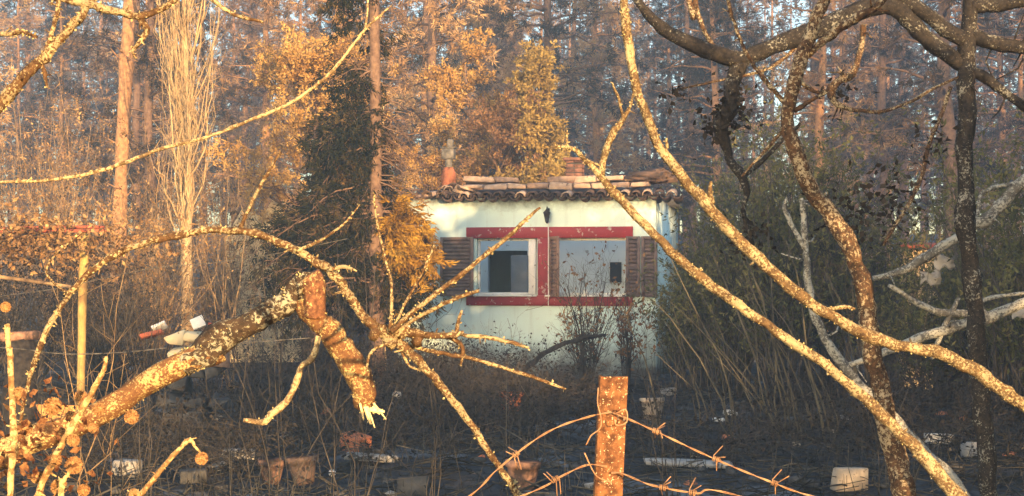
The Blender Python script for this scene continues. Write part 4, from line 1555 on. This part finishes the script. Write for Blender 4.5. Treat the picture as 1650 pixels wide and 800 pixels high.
m = MB()
m = MB()
hero(m, [(1392, 40, 5), (1385, 90, 6), (1372, 120, 7), (1345, 135, 9), (1340, 155, 8), (1352, 170, 5), (1380, 178, 4), (1420, 180, 3.5), (1465, 165, 3), (1505, 142, 3), (1545, 125, 3)], DG, spur=14)
part('twig', m, M_trunkB, e)
m = MB()
hero(m, [(1050, 35, 5), (1118, 30, 6), (1105, -20, 5)][1:], DG)
part('twig', m, M_trunkB, e)
m = MB()
hero(m, [(1160, 92, 4), (1130, 40, 5), (1120, 0, 5), (1115, -40, 4)], DG)
part('twig', m, M_trunkB, e)
m = MB()
hero(m, [(1532, 140, 4), (1515, 190, 4), (1498, 230, 4), (1484, 285, 4.5), (1458, 340, 4), (1440, 365, 4), (1423, 396, 3)], DG, spur=4)
part('twig', m, M_trunkB, e)
m = MB()
hero(m, [(1300, 60, 4), (1240, 110, 3), (1160, 130, 2.5), (1090, 145, 2)], DG, spur=5)
part('twig', m, M_trunkB, e)
# sooty leaf clusters clinging to the limbs
m = MB()
for (px, py, n, s) in ((1165, 200, 120, .06), (1180, 160, 60, .05), (1355, 150, 40, .05), (1385, 340, 120, .09), (1440, 325, 60, .07), (1500, 230, 40, .05), (1210, 390, 70, .05), (1090, 152, 25, .03)):
    c = P(px, py, DG) + rng.normal(size=(n, 3)) * s
    m.leaves(c, rng.normal(size=(n, 3)), rng.uniform(.02, .05, n), rng.uniform(.015, .03, n))
part('charred_leaves', m, M_charleaf, e)

DR = 5.2
flush_lichen()
e = thing('fallen_grey_tree', 'grey weathered fallen branches slanting in from behind the dark upright trunk', 'branch', P(1790, 440, 6.8) * [1, 1, 0])
start_lichen(e)
DQ = 6.8
m = MB()
m = MB()
hero(m, [(1800, 800, 18), (1780, 500, 15), (1735, 250, 13), (1650, 292, 12), (1605, 340, 11), (1560, 372, 11), (1500, 408, 9.5), (1455, 436, 8), (1405, 450, 5)], DQ, crust=.08, spur=4)
part('bough', m, M_greybr, e)
m = MB()
hero(m, [(1800, 780, 18), (1780, 560, 16), (1730, 470, 13), (1650, 490, 12), (1590, 512, 11), (1520, 532, 10), (1440, 562, 9), (1400, 578, 7), (1360, 592, 4)], DQ, crust=.08, spur=5)
part('bough', m, M_greybr, e)
m = MB()
m = MB()
hero(m, [(1600, 512, 6), (1552, 505, 8), (1515, 503, 7), (1475, 486, 6), (1432, 460, 3)], DQ, crust=.08)
part('bough', m, M_greybr, e)
m = MB()
hero(m, [(1545, 480, 4), (1520, 530, 5), (1500, 580, 3)], DQ)
part('bough', m, M_greybr, e)
m = MB()
hero(m, [(1650, 292, 4), (1585, 310, 4), (1575, 345, 4), (1545, 350, 3)], DQ, spur=4)
part('bough', m, M_greybr, e)
m = MB()
hero(m, [(1590, 512, 6), (1580, 488, 5), (1610, 478, 4), (1660, 470, 3)], DQ, spur=2)
part('bough', m, M_greybr, e)

# ------------------------------------------------------------------ foreground left
DL = 3.0
flush_lichen()
e = thing('leaning_fruit_tree', 'old lichen-speckled fruit tree with a thick broken limb and long thin twigs', 'tree', P(-330, 440, DL) * [1, 1, 0])
start_lichen(e)
m = MB()
hero(m, [(-330, 1620, 60), (-325, 1200, 52), (-318, 900, 48), (-300, 600, 44), (-290, 300, 38), (-280, 50, 30), (-270, -300, 18)], DL, crust=.06, sides=14, m=10)
part('trunk', m, M_goldbig, e)
m = MB()
hero(m, [(-318, 860, 32), (-200, 800, 30), (-60, 760, 28), (40, 722, 26), (110, 690, 25), (170, 658, 24), (240, 618, 24), (300, 586, 24), (345, 560, 25)], DL, crust=.14, sides=16, spur=10, spurlen=(.3, .7))
part('limb', m, M_goldbig, e)
m = MB()
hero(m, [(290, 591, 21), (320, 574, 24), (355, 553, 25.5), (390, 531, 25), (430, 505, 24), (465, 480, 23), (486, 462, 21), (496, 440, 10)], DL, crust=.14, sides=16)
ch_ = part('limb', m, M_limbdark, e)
ch_['label'] = 'length of the limb with shade painted into darker bark'
m = MB()
hero(m, [(484, 486, 13.4), (505, 510, 18.5), (530, 528, 21.8), (552, 556, 23.5), (568, 592, 24.4), (584, 628, 23.5), (592, 650, 20.2), (594, 662, 10.1)], DL, crust=.13, sides=16, spur=12, spurlen=(.3, .6))
part('limb', m, M_goldbig, e)
m = MB()
hero(m, [(506, 512, 23), (507, 490, 23), (506, 468, 23), (504, 450, 21), (501, 441, 18)], DL - .01, crust=.05, sides=7, wob=.04)
part('stub', m, M_stub, e)
m = MB()
for (a, b, w) in (((588, 655), (597, 684), 4), ((595, 660), (620, 664), 5), ((600, 655), (612, 668), 3), ((580, 650), (586, 676), 2.5), ((592, 655), (604, 690), 2), ((602, 650), (622, 676), 2)):
    hero(m, [(a[0], a[1], w), ((a[0] + b[0]) / 2, (a[1] + b[1]) / 2, w), (b[0], b[1], w * .5)], DL - .03, crust=.1, sides=5, wob=.1, m=5)
part('splinter', m, M_heartwood, e)
m = MB()
hero(m, [(512, 540, 6), (505, 575, 6), (484, 592, 6), (474, 622, 7), (460, 648, 7), (438, 668, 7), (422, 681, 6), (392, 677, 4)], DL - .05, crust=.12, spur=4, spurlen=(.6, 1))
part('hanging_branch', m, M_twig, e)
m = MB()
D3 = 2.7
hero(m, [(-285, 330, 12, 3.0), (-150, 310, 5.4, 2.8), (0, 294, 3.4, D3), (60, 292, 3.4, D3), (130, 283, 3.4, D3), (190, 266, 3.7, D3), (260, 240, 3.7, D3), (330, 222, 3.4, D3), (400, 195, 3.4, D3), (470, 165, 3.3, D3), (530, 120, 3.3, D3), (575, 65, 2.9, D3), (596, 40, 2.4, D3), (630, 10, 1.7, D3)], crust=.1, sides=8, spur=16, spurlen=(1.5, 3.5))
hero(m, [(588, 48, 2.3, D3), (592, 20, 2.0, D3), (594, -30, 1.7, D3)])
part('long_twig', m, M_twig, e)
m = MB()
D4 = 2.5
hero(m, [(-283, 420, 22, 3.0), (-150, 300, 16, 2.7), (-40, 205, 13, D4), (10, 158, 12, D4), (60, 104, 11, D4), (100, 60, 9, D4), (138, 15, 7, D4), (165, -30, 5, D4)], crust=.1, sides=10, spur=12, spurlen=(1.2, 2.5))
hero(m, [(0, 178, 6, D4), (40, 130, 6, D4), (70, 95, 5, D4)])
hero(m, [(70, 92, 5, D4), (82, 60, 5, D4), (92, 20, 5, D4), (96, -30, 4, D4)], spur=8, spurlen=(2, 4))
hero(m, [(66, 96, 4, D4), (72, 120, 4, D4), (76, 142, 2.5, D4)], spur=5, spurlen=(2, 3))
part('bough', m, M_gold, e)
m = MB()
m = MB()
hero(m, [(-280, 60, 20, 3.0), (-120, 40, 10, 2.7), (0, 55, 5, D4), (35, 52, 4, D4), (60, 60, 3, D4)], spur=5)
part('bough', m, M_gold, e)
m = MB()
hero(m, [(-120, 40, 10, 2.7), (-20, -20, 9, D4), (60, -12, 9, D4), (110, 0, 8, D4), (150, 9, 8, D4), (190, 20, 7.5, D4), (222, 26, 7, D4), (255, 17, 6, D4), (285, -3, 5, D4), (310, -30, 4, D4)], spur=16, spurlen=(1.2, 2.4))
part('bough', m, M_gold, e)
m = MB()
hero(m, [(222, 26, 6, D4), (236, 46, 6, D4), (228, 66, 5, D4), (214, 82, 4, D4), (220, 95, 2.5, D4)], spur=9, spurlen=(1.5, 2.6))
part('bough', m, M_gold, e)
m = MB()
hero(m, [(310, -25, 4, D4), (345, 2, 4, D4), (378, 24, 4, D4), (424, 36, 2.5, D4)], spur=5, spurlen=(1.5, 2.5))
part('bough', m, M_gold, e)

# arched sapling whose twigs fan out from one knot
DA = 2.5
rt = P(905, 440, DA) * [1, 1, 0]
flush_lichen()
e = thing('arched_sapling', 'yellow lichen-crusted sapling arching over with thorny twigs fanning from a knot', 'sapling', rt)
start_lichen(e)
m = MB()
hero(m, [(905, 1845, 11.8), (898, 1200, 10.4), (870, 900, 8.9), (835, 800, 7.4), (815, 768, 7.4), (780, 718, 7.4), (742, 662, 7.4), (702, 612, 8.1), (662, 570, 8.9), (630, 543, 11.1), (600, 525, 10.4), (575, 495, 8.9), (556, 466, 8.9), (530, 436, 8.5), (482, 406, 7.7), (425, 381, 7.0), (360, 371, 6.7), (290, 379, 6.7), (222, 396, 6.7),
         (160, 427, 6.2), (112, 474, 5.9), (76, 530, 5.5), (52, 596, 4.8), (38, 650, 3.7), (30, 700, 2.2)], DA, crust=.12, sides=10, spur=34, spurlen=(1.0, 2.2))
part('stem', m, M_gold, e)
kn = MB()
for k in range(9):
    c = P(638 + rng.normal() * 14, 543 + rng.normal() * 8, DA - .004)
    s = rng.uniform(.010, .015)
    kn.lump(c, (s, s, s), 7, 5, .3)
part('knot', kn, M_gold, e)
tl = [
    [(630, 535, 5.6), (665, 503, 4.9), (712, 466, 4.9), (765, 425, 4.6), (820, 380, 4.2), (846, 355, 3.5), (870, 335, 2.5)],
    [(635, 535, 4.2), (680, 508, 3.9), (725, 485, 3.9), (772, 468, 3.5)],
    [(628, 540, 3.5), (650, 495, 2.8), (680, 440, 2.5), (700, 395, 2.1)],
    [(628, 535, 3.5), (631, 495, 3.2), (630, 455, 2.8), (619, 410, 2.8), (606, 350, 2.1), (602, 310, 1.4)],
    [(640, 538, 8.4), (680, 540, 7.0), (720, 541, 6.3), (748, 536, 4.9)],
    [(720, 541, 4.9), (745, 560, 4.2), (742, 590, 2.8)],
    [(735, 540, 4.2), (739, 515, 3.5), (744, 500, 2.1)],
    [(745, 540, 3.5), (790, 545, 4.2), (825, 552, 4.2), (852, 561, 2.1)],
    [(650, 555, 5.6), (700, 567, 4.2), (760, 578, 3.9), (820, 596, 3.5), (870, 612, 3.5), (912, 628, 2.1)],
    [(640, 550, 3.5), (600, 565, 2.8), (590, 600, 2.1)],
    [(640, 550, 2.8), (660, 590, 2.5), (690, 600, 2.1), (720, 640, 1.4)],
    [(385, 372, 4.2), (402, 335, 3.9), (425, 290, 3.5), (452, 245, 2.8)],
    [(480, 405, 3.5), (520, 385, 2.8), (555, 360, 2.1), (580, 330, 1.4)],
    [(575, 500, 4.2), (560, 470, 3.5), (543, 445, 2.8)],
    [(530, 436, 3.5), (555, 430, 4.2), (575, 438, 2.1)],
    [(110, 476, 2.8), (75, 440, 2.1), (95, 405, 1.8), (135, 375, 1.4)],
]
for t_ in tl:
    tm = MB()
    hero(tm, t_, DA + rng.uniform(-.04, .02), crust=.14, sides=8, spur=max(3, len(t_) * 2), spurlen=(1.2, 2.6))
    part('twig', tm, M_gold, e)

flush_lichen()

# ------------------------------------------------------------------ seed-head plants, lower left
rs = np.random.default_rng(91)


def seed_head(c, rad, parent, r):
    m = MB()
    m.lump((0, 0, 0), (rad * .86, rad * .86, rad * .8), 10, 8, .04, r)
    n = 150
    ph = np.arccos(1 - 2 * (np.arange(n) + .5) / n)
    th = np.arange(n) * 2.39996
    d = np.stack([np.sin(ph) * np.cos(th), np.sin(ph) * np.sin(th), np.cos(ph)], -1)
    for k in range(3):
        m.leaves(d * rad * .8, d + r.normal(size=d.shape) * .7, rad * .45, rad * .28, r)
    o = part('seed_head', m, M_seed, parent, local=True)
    o.location = [float(x) for x in (np.array(c) - np.array(parent.location))]
    return o


def seed_plant(label, base_px, d, stemsl, heads, leaves=0, lc=None):
    e = thing('seed_head_plant', label, 'plant', P(base_px, 440, d) * [1, 1, 0])
    for s_ in stemsl:
        m = MB()
        hero(m, [(a_[0], a_[1], a_[2] * .8) for a_ in s_], d, crust=.10, sides=8, spur=len(s_) * 5, spurlen=(1.0, 2.4))
        part('stem', m, M_seedstem, e)
    for (px, py, rp_, dd) in heads:
        seed_head(P(px, py, d + dd), rp_ * rs.uniform(.62, .95) * d / F, e, rs)
    if leaves:
        m = MB()
        c = P(lc[0], lc[1], d) + rs.normal(size=(leaves, 3)) * np.array(lc[2])
        m.leaves(c, rs.normal(size=(leaves, 3)), rs.uniform(.010, .024, leaves), rs.uniform(.005, .013, leaves), rs)
        part('leaves', m, M_redleaf, e)
    return e


DS = 2.0
seed_plant('tall dry stem topped by one round seed head left of the arching sapling', 15, DS,
           [[(20, 2190, 11), (18, 1400, 10), (15, 900, 9), (17, 780, 8), (22, 690, 8), (18, 600, 7.5), (10, 520, 7)]], [(9, 495, 10.5, 0)])
seed_plant('leaning thorny stem among a cluster of round dry seed heads and red leaves', 30, DS + .1,
           [[(-20, 2100, 10), (0, 1300, 10), (25, 900, 10), (60, 800, 9), (95, 725, 8.5), (130, 665, 8), (165, 600, 6), (172, 575, 4)],
            [(60, 2100, 9), (95, 900, 8), (100, 790, 6), (112, 760, 4)]],
           [(118, 710, 14, -.02), (119, 750, 14, 0), (88, 742, 16, .05), (212, 672, 12, .05), (60, 770, 14, .05), (40, 690, 13, .1), (85, 655, 16, .12), (30, 635, 12, .12), (130, 640, 15, .16), (98, 700, 13, .12), (150, 690, 12, .14), (95, 785, 16, .03), (135, 790, 13, .08), (115, 672, 13, .14), (160, 660, 11, .2)],
           190, (55, 735, (.055, .05, .06)))
seed_plant('single thorny stem bent at the tip with one hanging seed head', 200, DS,
           [[(130, 2190, 9), (170, 1200, 9), (205, 830, 8), (230, 795, 7), (265, 750, 6.5), (302, 711, 5.5), (314, 720, 3.5), (323, 730, 2.5)]], [(325, 739, 13, 0)])

# ------------------------------------------------------------------ rusty fence post and barbed wire
PDp = 2.2
pb = P(975, 440, PDp) * [1, 1, 0]
e = thing('rusty_fence_post', 'rusty orange angle-iron fence post with barbed wire tied to it', 'post', pb)
a, b = P(989.5, 607, PDp), P(925, 1990, PDp)
ax = nrm(a - b)
m = MB()
L = np.linalg.norm(a - b)
wv = .0225
for (dx, dy, sx, sy) in ((0, 0, .045, .005), (-.020, .0215, .005, .037)):
    v = []
    for (cc) in (b, a):
        for (i, j) in ((-1, -1), (1, -1), (1, 1), (-1, 1)):
            v.append(cc + [dx + i * sx / 2, dy + j * sy / 2, 0])
    m.add(v, [[3, 2, 1, 0], [4, 5, 6, 7], [0, 1, 5, 4], [1, 2, 6, 5], [2, 3, 7, 6], [3, 0, 4, 7]])
part('angle_iron', m, M_rust, e, bevel=.001)


def barbed(name, label, pts, d, mat, barbs, r=.0009, ends=None):
    m0 = catmull(np.array([P(p[0], p[1], p[2] if len(p) > 2 else d) for p in pts]), 60)
    t = nrm(np.gradient(m0, axis=0))
    a_ = nrm(np.cross(t, [0, 1, 0]))
    b_ = np.cross(t, a_)
    s_ = np.concatenate([[0], np.cumsum(np.linalg.norm(np.diff(m0, axis=0), axis=1))]) * 2 * pi / .08
    e = thing(name, label, 'wire', m0[0] * [1, 1, 1])
    for k in (0, pi):
        m = MB()
        q = m0 + (a_ * np.cos(s_ + k)[:, None] + b_ * np.sin(s_ + k)[:, None]) * r
        m.tubes(q, np.full(len(q), r), 5)
        part('strand', m, mat, e)
    for (px, py) in barbs:
        j = np.argmin([(825 + F * p[0] / p[1] - px) ** 2 + (HZ - F * (p[2] - CAMH) / p[1] - py) ** 2 for p in m0])
        m = MB()
        for k in range(2):
            c = m0[j] + t[j] * (.006 * k)
            th = np.linspace(0, 4 * pi, 20)[:, None]
            ring = c + (a_[j] * np.cos(th) + b_[j] * np.sin(th)) * .0042 + t[j] * th * .0004
            ang = rng.uniform(0, 2 * pi)
            dr = a_[j] * cos(ang) + b_[j] * sin(ang)
            ring = np.vstack([ring[0] + nrm(dr + t[j] * .4) * .022, ring, ring[-1] - nrm(dr - t[j] * .4) * .022])
            m.tubes(ring, np.full(len(ring), .0009), 5)
        part('barb', m, mat, e)
    return e


barbed('barbed_wire', 'rusty barbed wire running down to the right from the post', [(978, 663, 2.19), (1004, 672, 2.185), (1060, 697), (1145, 737), (1240, 776), (1330, 806), (1700, 900, 2.0)], 2.17, M_rustwire, [(1052, 694), (1148, 739), (1243, 777)])
barbed('barbed_wire', 'rusty barbed wire running down to the left from the top of the post', [(985, 664, 2.19), (952, 671, 2.18), (900, 688), (855, 714), (800, 758), (752, 803), (600, 900, 2.05), (0, 1100, 1.95)], 2.15, M_rustwire, [(835, 728)])
barbed('barbed_wire', 'lower rusty barbed wire left of the post', [(978, 752, 2.19), (945, 750, 2.18), (900, 770), (840, 800), (500, 930, 2.05)], 2.15, M_rustwire, [(900, 770)])
barbed('barbed_wire', 'lower rusty barbed wire right of the post', [(985, 762, 2.19), (1004, 764, 2.18), (1050, 782), (1120, 795), (1200, 802), (1700, 960, 2.0)], 2.15, M_rustwire, [(1062, 785), (1110, 794)])
e = thing('tie_wire', 'thin loose tie wire dangling at the left edge of the post', 'wire', P(962, 640, 2.19))
m = MB()
hero(m, [(964, 625, 1.3), (963, 650, 1.4), (968, 672, 1.4), (967, 690, 1.4), (953, 702, 1.4), (944, 718, 1.3)], 2.17, sides=5, crust=0, wob=.2)
hero(m, [(942, 730, 1.3), (950, 748, 1.3), (962, 768, 1.4), (985, 778, 1.4)], 2.17, sides=5, crust=0, wob=.2)
hero(m, [(992, 668, 1.4), (1008, 660, 1.3), (1010, 680, 1.4), (994, 686, 1.4), (990, 676, 1.4)], 2.17, sides=5, crust=0, wob=.2)
part('strand', m, M_rustwire, e)
barbed('barbed_wire', 'thin grey wire strung low across the left side behind the arching sapling', [(-300, 540), (20, 562), (60, 567), (120, 571), (200, 568), (280, 560), (345, 556), (500, 545)], 4.2, M_wire, [(62, 567), (200, 568)])
barbed('barbed_wire', 'thin grey wire sagging above the masonry stump', [(-200, 500, 6.2), (60, 470), (170, 448), (250, 432), (340, 424), (430, 412), (560, 385)], 6.0, M_wire, [(250, 432)])
